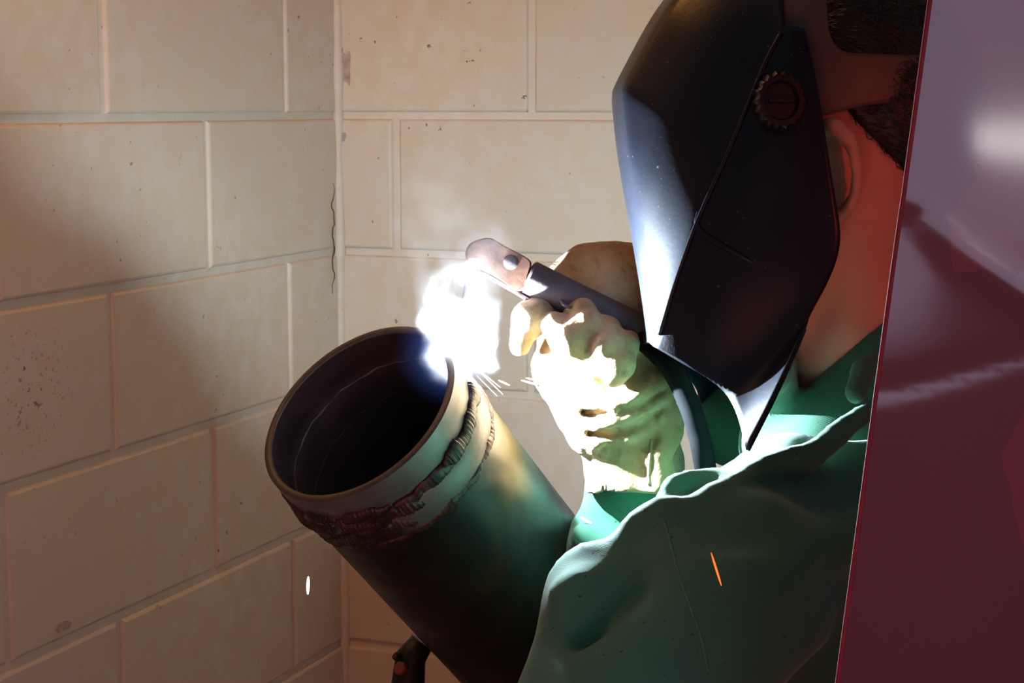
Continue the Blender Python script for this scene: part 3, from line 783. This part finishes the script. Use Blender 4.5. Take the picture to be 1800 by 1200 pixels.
# jacket
def f_jacket(G):
    X, Y, Z = G
    f = s_cap(G, PB(1535, 890, 1.53), PB(1560, 1350, 1.50), 0.108, 0.160)
    f = smin(f, s_cap(G, PB(1560, 1350, 1.50), PB(1610, 1800, 1.52), 0.165, 0.17), 0.05)
    f = smin(f, s_ell(G, PB(1440, 1120, 1.42), (0.13, 0.10, 0.13)), 0.06)                 # shoulder blade
    f = smin(f, s_chain(G, [PB(1590, 790, 1.44), PB(1450, 915, 1.40), PB(1335, 975, 1.352), LS], [0.060, 0.060, 0.056, 0.057], 0.03), 0.05)
    f = smin(f, s_cap(G, NB + UP * -0.02, RS, 0.06, 0.065), 0.05)
    # left sleeve
    f = smin(f, s_chain(G, [LS, (LS + LE) / 2, LE], [0.060, 0.066, 0.066], 0.02), 0.035)
    f = smin(f, s_cap(G, LE, LE * 0.35 + LH * 0.65, 0.066, 0.045), 0.02)
    f = smin(f, s_cap(G, PB(1050, 1125, 1.285), PB(1030, 1300, 1.265), 0.042, 0.05), 0.03)
    # right sleeve, hanging in bunches under the gauntlet
    g = s_chain(G, [RS, RE, P(1095, 980, 1.525), RW], [0.068, 0.064, 0.046, 0.040], 0.02)
    g = smin(g, s_cap(G, P(1040, 975, 1.50), P(1060, 1080, 1.50), 0.027, 0.035), 0.02)
    g = smin(g, s_cap(G, P(1020, 945, 1.47), P(1120, 975, 1.46), 0.010, 0.012), 0.015)
    f = smin(f, g, 0.02)
    # the yoke is stretched flat over the shoulder, down to a sharp fold
    A, B = P(1195, 912, 1.192), P(1555, 712, 1.272)
    L = (B - A) / np.linalg.norm(B - A); m = UP - 0.55 * RT; m = m - L * m.dot(L); m /= np.linalg.norm(m)
    c = -FW - L * (-FW).dot(L); c = c - m * c.dot(m); c /= np.linalg.norm(c)
    f = smax(f, np.minimum(s_plane(G, A, 0.90 * m + 0.43 * c), -s_plane(G, PB(1400, 700, 1.43), FW)), 0.004)
    # folds: raised rolls
    def roll(pts, r, k): 
        nonlocal f
        pts = smooth_path([PB(*p) for p in pts], 4)
        f = smin(f, s_chain(G, pts, [r] * len(pts), 0.004), k)
    roll([(1600, 690, 1.365), (1550, 712, 1.348), (1505, 735, 1.343), (1462, 772, 1.333), (1420, 806, 1.325), (1370, 815, 1.318), (1300, 845, 1.306), (1245, 876, 1.294), (1200, 915, 1.275), (1166, 922, 1.275)], 0.0072, 0.008)
    roll([(1245, 838, 1.35), (1190, 850, 1.345), (1172, 880, 1.34), (1166, 905, 1.325)], 0.008, 0.014)
    roll([(1165, 900, 1.285), (1130, 925, 1.285), (1103, 965, 1.28), (1085, 1010, 1.27), (1040, 1040, 1.262), (990, 1045, 1.258)], 0.011, 0.016)
    roll([(1080, 985, 1.29), (1030, 985, 1.29), (1000, 1010, 1.288), (985, 1060, 1.28), (982, 1140, 1.268), (965, 1220, 1.255)], 0.011, 0.016)
    roll([(1180, 965, 1.262), (1150, 990, 1.262), (1110, 1010, 1.268)], 0.006, 0.02)
    roll([(1420, 1100, 1.27), (1340, 1150, 1.25), (1300, 1195, 1.245)], 0.008, 0.03)
    roll([(1530, 930, 1.30), (1420, 960, 1.285), (1330, 985, 1.275)], 0.006, 0.03)
    f = smin(f, s_ell(G, PB(1035, 1035, 1.285), (0.022, 0.03, 0.018)), 0.02)
    # hollows
    def hollow(pts, r, k):
        nonlocal f
        pts = smooth_path([PB(*p) for p in pts], 4)
        f = smax(f, -s_chain(G, pts, [r] * len(pts), 0.004), k)
    hollow([(1460, 735, 1.365), (1420, 765, 1.36)], 0.008, 0.014)
    hollow([(1110, 1040, 1.245), (1060, 1075, 1.24), (1030, 1120, 1.24)], 0.008, 0.02)
    f = smax(f, -s_ell(G, P(1288, 892, 1.168), (0.055, 0.024, 0.030)), 0.022)
    # neck opening
    f = smax(f, -s_cap(G, PB(1470, 560, 1.43), PB(1500, 790, 1.44), 0.078, 0.066), 0.01)
    f = smax(f, -s_cap(G, NB - UP * 0.03, NB + (NB - TH) * 0.6, 0.070, 0.085), 0.012)
    # cuffs are open to the wrist: the sleeve ends inside the gauntlet
    f = f + 0.009 * vnoise(X, Y, Z, 16) + 0.0035 * vnoise(X, Y, Z, 45)
    return f
jp = [PB(1620, 1750, 1.52), PB(1620, 1750, 1.36), PB(1620, 1750, 1.70), PB(1800, 1300, 1.5), PB(1600, 640, 1.43), PB(930, 1200, 1.28), LE, RE, RW, RS, LH, LE - UP * .02]
jacket = sdf_obj('jacket', f_jacket, jp, 0.08, 0.0055, M_jack, person)
jt = bvh(jacket)
js = [(jacket, jt)]
def seam(name, pp, r, off, mat, par):
    pts = []
    for p in smooth_path([(a, b, 0) for a, b in pp], 6):
        h = cast(js, p[0], p[1])
        if h: pts.append(h[0] - FW * off)
    if len(pts) > 2:
        V, F = tube(pts, r, 8); return mesh_obj(name, V, F, mat, par)
seam('armhole_seam', [(1166, 914), (1176, 945), (1186, 985), (1200, 1030), (1215, 1072), (1232, 1120), (1245, 1180)], 0.0010, 0.0, M_seam, person)
# collar: stands around the neck, open under the chin
def f_collar(G):
    o = s_chain(G, [PB(1610, 560, 1.47), PB(1600, 640, 1.47), PB(1520, 790, 1.46)], [0.088, 0.090, 0.092], 0.02)
    i = s_chain(G, [PB(1600, 480, 1.47), PB(1600, 640, 1.47), PB(1500, 830, 1.46)], [0.082, 0.083, 0.083], 0.02)
    f = smax(o, -i, 0.004)
    n = -(PB(1300, 720, 1.40) - PB(1590, 535, 1.40)); 
    up = np.cross(n, FW); up = up / np.linalg.norm(up)
    if up.dot(UP) < 0: up = -up
    f = smax(f, s_plane(G, PB(1568, 542, 1.40), up * 0.9 - RT * 0.25), 0.004)
    for yy, xx, dn in ((604, 1356, 1.30), (632, 1356, 1.30), (660, 1352, 1.305), (685, 1352, 1.335), (715, 1352, 1.36), (745, 1350, 1.375), (785, 1346, 1.385)):      # hidden stand, added to keep the arc off the neck and inner collar
        f = smin(f, s_chain(G, [P(xx, yy, dn), P(xx, yy, dn * 0.5 + 1.42 * 0.5), P(xx + 4, yy + 5, 1.42)], [0.012] * 3, 0.01), 0.02)
    f = smin(f, s_chain(G, [P(1345, 785, 1.46), P(1292, 752, 1.50), P(1268, 735, 1.52)], [0.024, 0.030, 0.028], 0.01), 0.02)
    f = smin(f, s_chain(G, [PB(1545, 640, 1.365), PB(1518, 650, 1.36), PB(1506, 690, 1.352)], [0.008, 0.009, 0.008], 0.004), 0.01)
    return f + 0.005 * vnoise(*G, 30)
collar = sdf_obj('collar', f_collar, [PB(1720, 560, 1.47), PB(1500, 560, 1.35), PB(1500, 560, 1.58), PB(1230, 800, 1.5), PB(1450, 850, 1.46)], 0.04, 0.004, M_jack, person)
# trousers and boots below the frame
KN = HIP + np.array([-0.03, 0.0, 0]); 
def leg_pts(q):
    h = HIP + RT * 0.02 + FW * 0 + np.array([0.0, q * 0.10, -0.02]); k = np.array([HIP[0] - 0.05, HIP[1] + q * 0.14, 0.48]); a = np.array([HIP[0] + 0.02, HIP[1] + q * 0.16, 0.10])
    return [h, k, a]
def f_tr(G):
    f = s_cap(G, HIP + UP * 0.06, HIP - UP * 0.03, 0.150, 0.155)
    for q in (-1, 1): f = smin(f, s_chain(G, leg_pts(q), [0.098, 0.078, 0.065], 0.03), 0.03)
    return f + 0.008 * vnoise(*G, 14)
trs = sdf_obj('trousers', f_tr, [HIP + UP * .1, *leg_pts(1), *leg_pts(-1)], 0.17, 0.010, M_denim, person)
for q in (-1, 1):
    a = leg_pts(q)[2]
    def f_bt(G):
        f = s_cap(G, (a[0] + 0.01, a[1], 0.05), (a[0] - 0.15, a[1], 0.042), 0.048, 0.042); f = smin(f, s_cap(G, (a[0] + 0.01, a[1], 0.06), (a[0] + 0.005, a[1], 0.2), 0.048, 0.055), 0.03)
        return smax(f, -s_plane(G, (0, 0, 0.003), (0, 0, 1)), 0.006)
    sdf_obj('boot', f_bt, [(a[0] + 0.02, a[1], 0.0), (a[0] - 0.17, a[1], 0.0), (a[0], a[1], 0.2)], 0.07, 0.006, M_boot, person)

# gauntlet gloves
def f_glove(G):
    X, Y, Z = G
    f = s_chain(G, [PG(1020, 640, 1.520), PG(1085, 690, 1.525)], [0.034, 0.044], 0.01)                 # palm
    f = smin(f, s_chain(G, [PG(990, 650, 1.505), PG(1050, 705, 1.505)], [0.024, 0.028]), 0.02)        # heel of the hand
    f = smin(f, s_chain(G, [PG(1000, 545, 1.540), PG(1060, 520, 1.545), PG(1110, 520, 1.55)], [0.028, 0.036, 0.038], 0.02), 0.03)   # back of the hand beyond the handle
    f = smin(f, s_cap(G, PG(1080, 540, 1.545), PG(1080, 660, 1.540), 0.042, 0.044), 0.03)
    f = smin(f, s_chain(G, [PG(975, 495, 1.535), PG(1020, 465, 1.535), PG(1110, 468, 1.54), PG(1150, 480, 1.545)], [0.010, 0.0115, 0.013, 0.014], 0.006), 0.016)      # knuckles on top
    def groove(pts, r, k):
        nonlocal f
        pts = smooth_path([PG(*p) for p in pts], 4); f = smax(f, -s_chain(G, pts, [r] * len(pts), 0.003), k)
    w = s_chain(G, [PG(1085, 690, 1.525), PG(1105, 765, 1.525), PG(1114, 810, 1.525), PG(1118, 880, 1.525)], [0.042, 0.037, 0.039, 0.0425], 0.01)
    f = smin(f, w, 0.015)
    def roll(pts, r, k):
        nonlocal f
        pts = smooth_path([PG(*p) for p in pts], 4); f = smin(f, s_chain(G, pts, [r] * len(pts), 0.003), k)
    roll([(1010, 735, 1.515), (1050, 745, 1.490), (1100, 735, 1.480), (1160, 700, 1.485)], 0.009, 0.017)
    roll([(1020, 772, 1.510), (1060, 778, 1.489), (1110, 765, 1.482), (1165, 735, 1.487)], 0.008, 0.017)
    roll([(1030, 700, 1.505), (1080, 712, 1.482), (1130, 695, 1.478), (1165, 668, 1.485)], 0.008, 0.017)
    roll([(1185, 735, 1.49), (1176, 770, 1.482), (1160, 800, 1.482), (1163, 850, 1.482)], 0.009, 0.012)
    groove([(1020, 756, 1.496), (1065, 762, 1.478), (1115, 750, 1.470), (1165, 718, 1.474)], 0.003, 0.006)
    groove([(1060, 792, 1.482), (1110, 788, 1.474), (1150, 772, 1.474)], 0.003, 0.006)
    groove([(1000, 716, 1.50), (1060, 728, 1.474), (1120, 714, 1.466), (1165, 686, 1.474)], 0.0028, 0.006)
    # fingers: root in the palm behind the handle, tips towards the viewer
    def finger(pts, rs, k=0.005):
        nonlocal f
        f = smin(f, s_chain(G, [PG(*p) for p in pts], rs, 0.006), k)
    finger([(1000, 520, 1.530), (958, 520, 1.505), (934, 560, 1.488), (915, 605, 1.486)], [0.015, 0.0135, 0.0135, 0.0098])
    finger([(1080, 640, 1.500), (1040, 625, 1.476), (1000, 600, 1.470), (975, 572, 1.478)], [0.016, 0.0155, 0.0145, 0.011])
    finger([(1050, 540, 1.520), (1022, 552, 1.487), (1030, 575, 1.472), (1050, 600, 1.472)], [0.013, 0.0125, 0.0125, 0.011])
    finger([(1080, 560, 1.52), (1062, 585, 1.475), (1066, 612, 1.463), (1068, 640, 1.466)], [0.013, 0.012, 0.012, 0.010])
    finger([(1120, 590, 1.52), (1094, 610, 1.470), (1090, 640, 1.460), (1080, 662, 1.466)], [0.012, 0.012, 0.0115, 0.010])
    # trimmed gauntlet mouth
    f = smax(f, s_plane(G, PG(1118, 858, 1.525), -UP + 0.05 * RT), 0.003)
    f = smax(f, -s_cap(G, PG(1116, 850, 1.525), PG(1120, 900, 1.525), 0.038, 0.0395), 0.002)
    return f + 0.0035 * vnoise(X, Y, Z, 60) + 0.0014 * vnoise(X, Y, Z, 150)
glove = sdf_obj('glove', f_glove, [PG(880, 430, 1.5), PG(1210, 880, 1.5), PG(1000, 600, 1.445), PG(1100, 600, 1.59)], 0.012, 0.0022, M_glove, person)
# seam strip up the gauntlet
gt = [(glove, bvh(glove))]
pts = [h[0] for h in (cast(gt, x, y) for x, y, _ in smooth_path([(1146, 772, 0), (1143, 800, 0), (1141, 830, 0), (1141, 852, 0)], 5)) if h]
if len(pts) > 2:
    V, F = tube(pts, 0.0016, 8); mesh_obj('glove_seam', V, F, M_glove, person)
# the other hand, out of sight, holds the pipe
def f_lglove(G):
    a = LE * 0.2 + LH * 0.8
    f = s_cap(G, a, LH, 0.042, 0.034); f = smin(f, s_ell(G, LH + CV(-0.02, 0.01, -0.01), (0.05, 0.03, 0.042)), 0.02)
    for i in range(4):
        r = LH + CV(-0.055, 0.035 - 0.024 * i, 0.0); f = smin(f, s_chain(G, [LH + CV(-0.01, 0.03 - 0.02 * i, 0), r, r + CV(-0.035 + 0.006 * i, -0.004, -0.03)], [0.014, 0.013, 0.011], 0.004), 0.006)
    f = smin(f, s_chain(G, [LH + CV(0.01, 0.02, 0), LH + CV(-0.01, 0.06, -0.01), LH + CV(-0.03, 0.075, -0.03)], [0.016, 0.014, 0.012], 0.004), 0.008)
    return f + 0.003 * vnoise(*G, 60)
sdf_obj('glove', f_lglove, [LE * 0.2 + LH * 0.8, LH + CV(-0.1, 0.08, 0), LH + CV(0, -0.08, -0.06)], 0.05, 0.004, M_glove, person)

# ------------------------------------------------------------------ electrode holder, cable, electrode
M_copper = mat_steel('scorched_copper', [(0.3, (0.16, 0.09, 0.08)), (0.55, (0.42, 0.22, 0.14)), (0.75, (0.55, 0.36, 0.26))], 0.4, 0.75, 0.4, 40)
M_handle = mat_simple('worn_fibre_handle', (0.075, 0.055, 0.06), 0.6, scale=40, bump=0.4, bscale=140)
M_rubber = mat_simple('black_cable_rubber', (0.005, 0.006, 0.007), 0.8, scale=30, bump=0.1, Specular_IOR_Level=0.06)
M_steel = mat_simple('bright_spring_steel', (0.35, 0.30, 0.28), 0.35, 0.8, scale=60)
hold = empty('electrode_holder', PG(1000, 540, 1.49)); tag(hold, 'scorched copper jawed electrode holder gripped in the tan glove', 'tool')
hd = PG(1140, 605, 1.500) - PG(835, 445, 1.492); hl = np.linalg.norm(hd); hd /= hl
hs_ = np.cross(hd, FW); hs_ /= np.linalg.norm(hs_)
if hs_.dot(UP) < 0: hs_ = -hs_
hz = np.cross(hd, hs_)
if hz.dot(FW) > 0: hz = -hz
def hp(a, b, c=0): return PG(835, 445, 1.492) + hd * a + hs_ * b + hz * c
def slab(prof, th, bev=0.001):
    """outline in (a,b) of the holder plane, thickness th"""
    n = len(prof); V = []; F = []
    cx = sum(p[0] for p in prof) / n; cy = sum(p[1] for p in prof) / n
    for z, sc in ((-th, 0.94), (-th + bev * 2, 1.0), (th - bev * 2, 1.0), (th, 0.94)):
        for a, b in prof: V.append(hp(cx + (a - cx) * sc, cy + (b - cy) * sc, z))
    for i in range(3):
        for k in range(n): F.append((i * n + k, i * n + (k + 1) % n, (i + 1) * n + (k + 1) % n, (i + 1) * n + k))
    F.append(tuple(range(n))); F.append(tuple(3 * n + k for k in range(n)))
    return V, F
# pixel -> holder-plane coordinates
def hq(px, py, _z=0):
    q = PG(px, py, 1.492 + (px - 835) * 0.000026) - PG(835, 445, 1.492); return (q.dot(hd), q.dot(hs_))
outline = [hq(*p) for p in smooth_path([(826, 470, 0), (818, 448, 0), (824, 430, 0), (842, 421, 0), (862, 419, 0), (885, 432, 0), (912, 446, 0), (933, 461, 0), (928, 485, 0), (921, 508, 0), (905, 510, 0), (882, 494, 0), (850, 476, 0), (838, 472, 0)], 3, closed=True)]
V, F = slab(outline, 0.011); jaw = mesh_obj('jaw', V, F, M_copper, hold); fix_normals(jaw); sm_angle(jaw, 45)
lev = [hq(*p) for p in [(846, 468), (843, 478), (852, 484), (900, 510), (950, 540), (985, 560), (1030, 585), (1036, 574), (992, 548), (955, 528), (905, 500), (860, 474)]]
V, F = slab(lev, 0.007); lever = mesh_obj('lever', V, F, M_handle, hold); fix_normals(lever); sm_angle(lever, 45)
# bright underside strip of the lever
lev2 = [hq(*p) for p in [(843, 477), (851, 486), (900, 513), (950, 543), (985, 563), (984, 556), (950, 537), (900, 507), (854, 480)]]
V, F = slab(lev2, 0.0085, 0.0006); o = mesh_obj('lever_strip', V, F, M_steel, hold); fix_normals(o)
a0, b0 = hq(897, 461); c0 = hp(a0, b0, 0.0105)
V, F = lathe(c0, hz, [(0, .0062), (0.0015, .0060), (0.0026, .0045), (0.0032, .0024), (0.0034, .0002)], 24); mesh_obj('rivet', V, F, M_handle, hold)
# round fibre handle
pth = []; rad = []
for x, y, r in ((926, 487, .0125), (930, 489, .0150), (940, 494, .0150), (1000, 524, .0150), (1060, 553, .0150), (1120, 582, .0152), (1170, 607, .0150), (1180, 612, .0115)):
    a, b = hq(x, y); pth.append(hp(a, b, 0.0)); rad.append(r)
V, F = tube(pth, rad, 28); hnd = mesh_obj('handle', V, F, M_handle, hold); sm_angle(hnd, 40)
# coil spring between jaw and lever
sp = []
for i in range(90):
    t = i / 89; a = t * 2 * math.pi * 7; x = 938 + t * 52; y = 513 + t * 28
    aa, bb = hq(x, y); sp.append(hp(aa + 0.0 * math.sin(a), bb + 0.0040 * math.sin(a), 0.0040 * math.cos(a)))
V, F = tube(sp, 0.0008, 6); mesh_obj('spring', V, F, M_steel, hold)
# trigger loop
V, F = tube(smooth_path([PG(986, 528, 1.482), PG(992, 536, 1.478), PG(1006, 541, 1.478), PG(1022, 536, 1.482)], 5), 0.0014, 8); mesh_obj('trigger', V, F, M_handle, hold)
cable = smooth_path([PG(1168, 606, 1.503), PG(1192, 630, 1.490), PG(1192, 690, 1.46), PG(1216, 725, 1.45), PG(1234, 775, 1.445), PG(1243, 830, 1.44), PG(1252, 930, 1.46), PG(1300, 1100, 1.62), PG(1420, 1500, 1.80)], 8)
cable = smooth_path([PG(1130, 596, 1.490), PG(1158, 622, 1.472), PG(1185, 655, 1.458), PG(1208, 702, 1.452), PG(1226, 755, 1.448), PG(1238, 812, 1.452), PG(1250, 900, 1.50), PG(1262, 1000, 1.66), PG(1270, 1200, 1.86), PG(1270, 1800, 1.95)], 8)
V, F = tube(cable, 0.0088, 14); mesh_obj('cable', V, F, M_rubber, hold)
TIP = ARC + CV(0.0, 0.004, 0)
elec = empty('welding_electrode', P(832, 470, 1.432)); tag(elec, 'thin grey welding electrode clamped in the copper jaws above the arc', 'electrode')
top_e = P(830, 448, 1.434)
V, F = tube([top_e, top_e * 0.85 + TIP * 0.15], 0.0016, 10); mesh_obj('core_wire', V, F, M_steel, elec)
V, F = tube([top_e * 0.85 + TIP * 0.15, top_e * 0.8 + TIP * 0.2, top_e * 0.05 + TIP * 0.95], [0.0022, 0.0028, 0.0028], 12); mesh_obj('flux_coating', V, F, M_handle, elec)

# ------------------------------------------------------------------ arc flame and smoke (volumes, with a bloom halo painted into the flame)
def vol_blobs(s, blobs, obj_space_loc):
    acc = None
    tc = s.n('ShaderNodeNewGeometry').outputs['Position']
    nz = s.n('ShaderNodeTexNoise'); nz.inputs['Scale'].default_value = 42; nz.inputs['Detail'].default_value = 3; s.l(tc, nz.inputs['Vector'])
    sub = s.n('ShaderNodeVectorMath', operation='SUBTRACT'); s.l(nz.outputs['Color'], sub.inputs[0]); sub.inputs[1].default_value = (0.5, 0.5, 0.5)
    scl = s.n('ShaderNodeVectorMath', operation='SCALE'); s.l(sub.outputs[0], scl.inputs[0]); scl.inputs['Scale'].default_value = 0.022
    add = s.n('ShaderNodeVectorMath', operation='ADD'); s.l(tc, add.inputs[0]); s.l(scl.outputs[0], add.inputs[1])
    for c, r in blobs:
        d = s.n('ShaderNodeVectorMath', operation='DISTANCE'); s.l(add.outputs[0], d.inputs[0]); d.inputs[1].default_value = tuple(c)
        q = s.math('DIVIDE', d.outputs['Value'], r); q = s.math('SUBTRACT', 1.0, q, clamp=True)
        acc = q if acc is None else s.math('MAXIMUM', acc, q)
    return acc
fl_b = [((802, 615), .034), ((786, 578), .026), ((762, 560), .017), ((766, 525), .011), ((775, 530), .013), ((762, 500), .006), ((800, 545), .015), ((836, 560), .019), ((860, 560), .012),
        ((838, 520), .010), ((858, 590), .010), ((835, 630), .022), ((866, 645), .0085), ((820, 655), .016), ((820, 490), .009), ((824, 470), .008), ((838, 595), .016), ((812, 570), .022)]
fl_b = [(P(x, y, 1.405), r) for (x, y), r in fl_b]
s = N('arc_plasma_bloom')
acc = vol_blobs(s, fl_b, None)
em = s.n('ShaderNodeEmission'); em.inputs['Color'].default_value = (0.72, 0.80, 1.0, 1)
s.l(s.math('MULTIPLY', s.math('POWER', acc, 4.0), 3500.0), em.inputs['Strength']); 
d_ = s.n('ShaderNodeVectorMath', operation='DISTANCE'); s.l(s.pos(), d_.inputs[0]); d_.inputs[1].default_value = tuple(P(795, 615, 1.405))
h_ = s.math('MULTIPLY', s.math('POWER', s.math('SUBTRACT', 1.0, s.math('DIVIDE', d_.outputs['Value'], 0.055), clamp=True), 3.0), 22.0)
em2 = s.n('ShaderNodeEmission'); em2.inputs['Color'].default_value = (0.12, 0.26, 1.0, 1); s.l(h_, em2.inputs['Strength'])  # faint blue halo imitating lens bloom, added to the plasma's own emission
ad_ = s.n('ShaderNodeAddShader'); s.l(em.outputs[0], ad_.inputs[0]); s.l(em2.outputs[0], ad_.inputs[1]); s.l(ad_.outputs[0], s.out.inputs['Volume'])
M_plasma_bloom = s.m
M_plasma_bloom.cycles.volume_step_rate = 0.25
def f_fl(G):
    f = None
    for c, r in fl_b:
        g = s_cap(G, c, c, r * 1.12 + 0.004, r * 1.12 + 0.004); f = g if f is None else smin(f, g, 0.008)
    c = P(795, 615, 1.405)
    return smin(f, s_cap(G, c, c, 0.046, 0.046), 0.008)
flame = sdf_obj('arc_flame', f_fl, [c for c, _ in fl_b], 0.05, 0.003, M_plasma_bloom)
tag(flame, 'blinding white welding arc flaring at the rim of the pipe', 'flame')
# smoke plume
s = N('weld_smoke')
geo = s.pos()
sm_path = [((815, 600), .026), ((810, 540), .036), ((806, 480), .040), ((800, 430), .043), ((780, 385), .046), ((770, 345), .042), ((785, 300), .032), ((858, 420), .024), ((842, 470), .026)]
sm_b = [(P(x, y, 1.41), r) for (x, y), r in sm_path]
acc = vol_blobs(s, sm_b, None)
n1 = s.noise(26, 5, 0.6, dist=1.2); wisp = s.ramp(n1, [(0.42, (0, 0, 0)), (0.72, (1, 1, 1))])
den = s.math('MULTIPLY', s.math('MULTIPLY', s.math('POWER', acc, 0.9), wisp), 4.8)
vs = s.n('ShaderNodeVolumeScatter'); vs.inputs['Color'].default_value = (0.95, 0.95, 0.95, 1); vs.inputs['Anisotropy'].default_value = 0.1
s.l(den, vs.inputs['Density']); s.l(vs.outputs[0], s.out.inputs['Volume']); M_smoke = s.m
M_smoke.cycles.volume_step_rate = 0.4
def f_sm(G):
    f = None
    for c, r in sm_b:
        g = s_cap(G, c, c, r + 0.006, r + 0.006); f = g if f is None else smin(f, g, 0.015)
    return f
smoke = sdf_obj('smoke_plume', f_sm, [c for c, _ in sm_b], 0.07, 0.006, M_smoke)
tag(smoke, 'thin pale smoke curling up from the welding arc', 'smoke', kind='stuff')

# ------------------------------------------------------------------ sparks
def mat_emit(name, col, st):
    s = N(name); e = s.n('ShaderNodeEmission'); e.inputs[0].default_value = (*col, 1); e.inputs[1].default_value = st; s.l(e.outputs[0], s.out.inputs[0]); return s.m
M_sw = mat_emit('white_hot', (1.0, 0.72, 0.62), 6.0); M_so = mat_emit('orange_hot', (1.0, 0.13, 0.02), 2.2); M_sa = mat_emit('arc_hot', (1.0, 0.92, 0.85), 5.0)
def spark(p0, p1, d, r, mat, label, group=None):
    a, b = P(*p0, d), P(*p1, d); pts = [a + (b - a) * t for t in np.linspace(0, 1, 7)]
    V, F = tube(pts, [r * q for q in (.35, .8, 1, 1, .95, .8, .4)], 8); c = (a + b) / 2
    o = mesh_obj('spark', np.asarray(V) - c, F, mat); o.location = c; tag(o, label, 'spark', group); return o
spark((542, 1013), (541, 1044), 1.42, 0.0012, M_sw, 'white hot spark dropping in front of the block wall beside the pipe')
spark((1250, 971), (1268, 1029), 1.12, 0.00065, M_so, 'orange spark falling across the back of the green jacket')
for i, (a, b, r) in enumerate([((842, 652), (884, 693), .00035), ((848, 655), (880, 681), .00035), ((838, 660), (874, 696), .0003), ((876, 668), (896, 677), .0007), ((916, 668), (945, 676), .0008), ((924, 664), (942, 668), .0006), ((852, 632), (872, 628), .0004)]):
    spark(a, b, 1.43 + 0.004 * i, r, M_sa, 'tiny white spark flying off the welding arc toward the glove', 'sparks thrown from the welding arc')
spark((1018, 908), (1040, 920), 1.47, 0.0011, M_sa, 'white hot spark lying on the green sleeve under the glove cuff')

# ------------------------------------------------------------------ welding curtain
def mat_curtain():
    s = N('red_vinyl_curtain')
    nz = s.noise(6, 4)
    dcol = s.mix(nz, (0.034, 0.007, 0.014), (0.045, 0.009, 0.018))
    
    b = s.n('ShaderNodeBsdfPrincipled'); s.l(dcol, b.inputs['Base Color']); b.inputs['Roughness'].default_value = 0.10
    b.inputs['Specular IOR Level'].default_value = 0.9
    tl = s.n('ShaderNodeBsdfTranslucent'); tl.inputs[0].default_value = (0.09, 0.011, 0.014, 1)
    tp = s.n('ShaderNodeBsdfTransparent'); tp.inputs[0].default_value = (0.62, 0.07, 0.045, 1)
    m1 = s.n('ShaderNodeMixShader'); m1.inputs[0].default_value = 0.2; s.l(b.outputs[0], m1.inputs[1]); s.l(tl.outputs[0], m1.inputs[2])
    m2 = s.n('ShaderNodeMixShader'); m2.inputs[0].default_value = 0.09; s.l(m1.outputs[0], m2.inputs[1]); s.l(tp.outputs[0], m2.inputs[2])
    s.l(m2.outputs[0], s.out.inputs[0]); return s.m
M_cur = mat_curtain()
cur = empty('welding_curtain', (0.6, 0.93, 2.35)); tag(cur, 'translucent dark red vinyl welding curtain with a soft crease', 'curtain')
EDT = P(1620, 0, 0.93); EDB = P(1495, 1200, 0.93)
edv = (EDB - EDT) / (EDT[2] - EDB[2])                         # per metre of drop
def curtain_edge(z): return EDT + edv * (EDT[2] - z)
V = []; F = []; nu, nv = 110, 420
zt_, zb_ = 2.33, 0.15
cr_line = [P(1600, 335, .93), P(1640, 395, .93), P(1700, 450, .93), P(1800, 520, .93), P(1950, 600, .93)]
cr2 = [P(1560, 690, .93), P(1640, 672, .93), P(1740, 645, .93), P(1900, 600, .93)]
def zline(line, x): return float(np.interp(x, [p[0] for p in line], [p[2] for p in line]))
for j in range(nv + 1):
    z = zt_ + (zb_ - zt_) * j / nv
    z0 = curtain_edge(max(z, 1.0) if z < 1.0 else min(z, 2.2))
    for i in range(nu + 1):
        u = i / nu * 0.95; x = curtain_edge(max(0.9, min(2.1, z)))[0] + u
        y = 0.93 + 0.007 * math.sin(u * 13 + 0.6) * min(1, u * 6) + 0.0012 * math.sin(u * 31 + z * 3)
        y += 0.004 * math.sin(z * 5.0 + u * 4) * min(1, u * 8)
        dz = z - zline(cr_line, x); y -= 0.0010 * math.exp(-(dz / 0.008) ** 2) + 0.003 * (1 / (1 + math.exp(-dz / 0.02)))
        dz2 = z - zline(cr2, x); y += 0.0004 * math.exp(-(dz2 / 0.006) ** 2)
        V.append((x, y, z))
for j in range(nv):
    for i in range(nu): F.append((j * (nu + 1) + i, j * (nu + 1) + i + 1, (j + 1) * (nu + 1) + i + 1, (j + 1) * (nu + 1) + i))
sheet = mesh_obj('sheet', V, F, M_cur, cur); 
hem = [np.array(V[j * (nu + 1)]) for j in range(nv + 1)]
Vh, Fh = tube(hem, 0.0013, 8); M_hem = mat_simple('red_vinyl_hem', (0.22, 0.010, 0.02), 0.8, scale=20)
mesh_obj('hem', Vh, Fh, M_hem, cur)
Vr, Fr = tube([(0.0, 0.93, 2.36), (1.6, 0.93, 2.36)], 0.014, 14); rod = mesh_obj('curtain_rod', Vr, Fr, M_steel); tag(rod, 'steel rod carrying the red welding curtain', 'rod')
for k in range(6):
    c = np.array([0.28 + k * 0.17, 0.93, 2.345]); pts = [c + np.array([0, math.cos(a) * 0.022, math.sin(a) * 0.03]) for a in np.linspace(0, 2 * math.pi, 21)]
    Vk, Fk = tube(pts, 0.002, 6, caps=False); mesh_obj('ring', Vk, Fk, M_steel, cur)
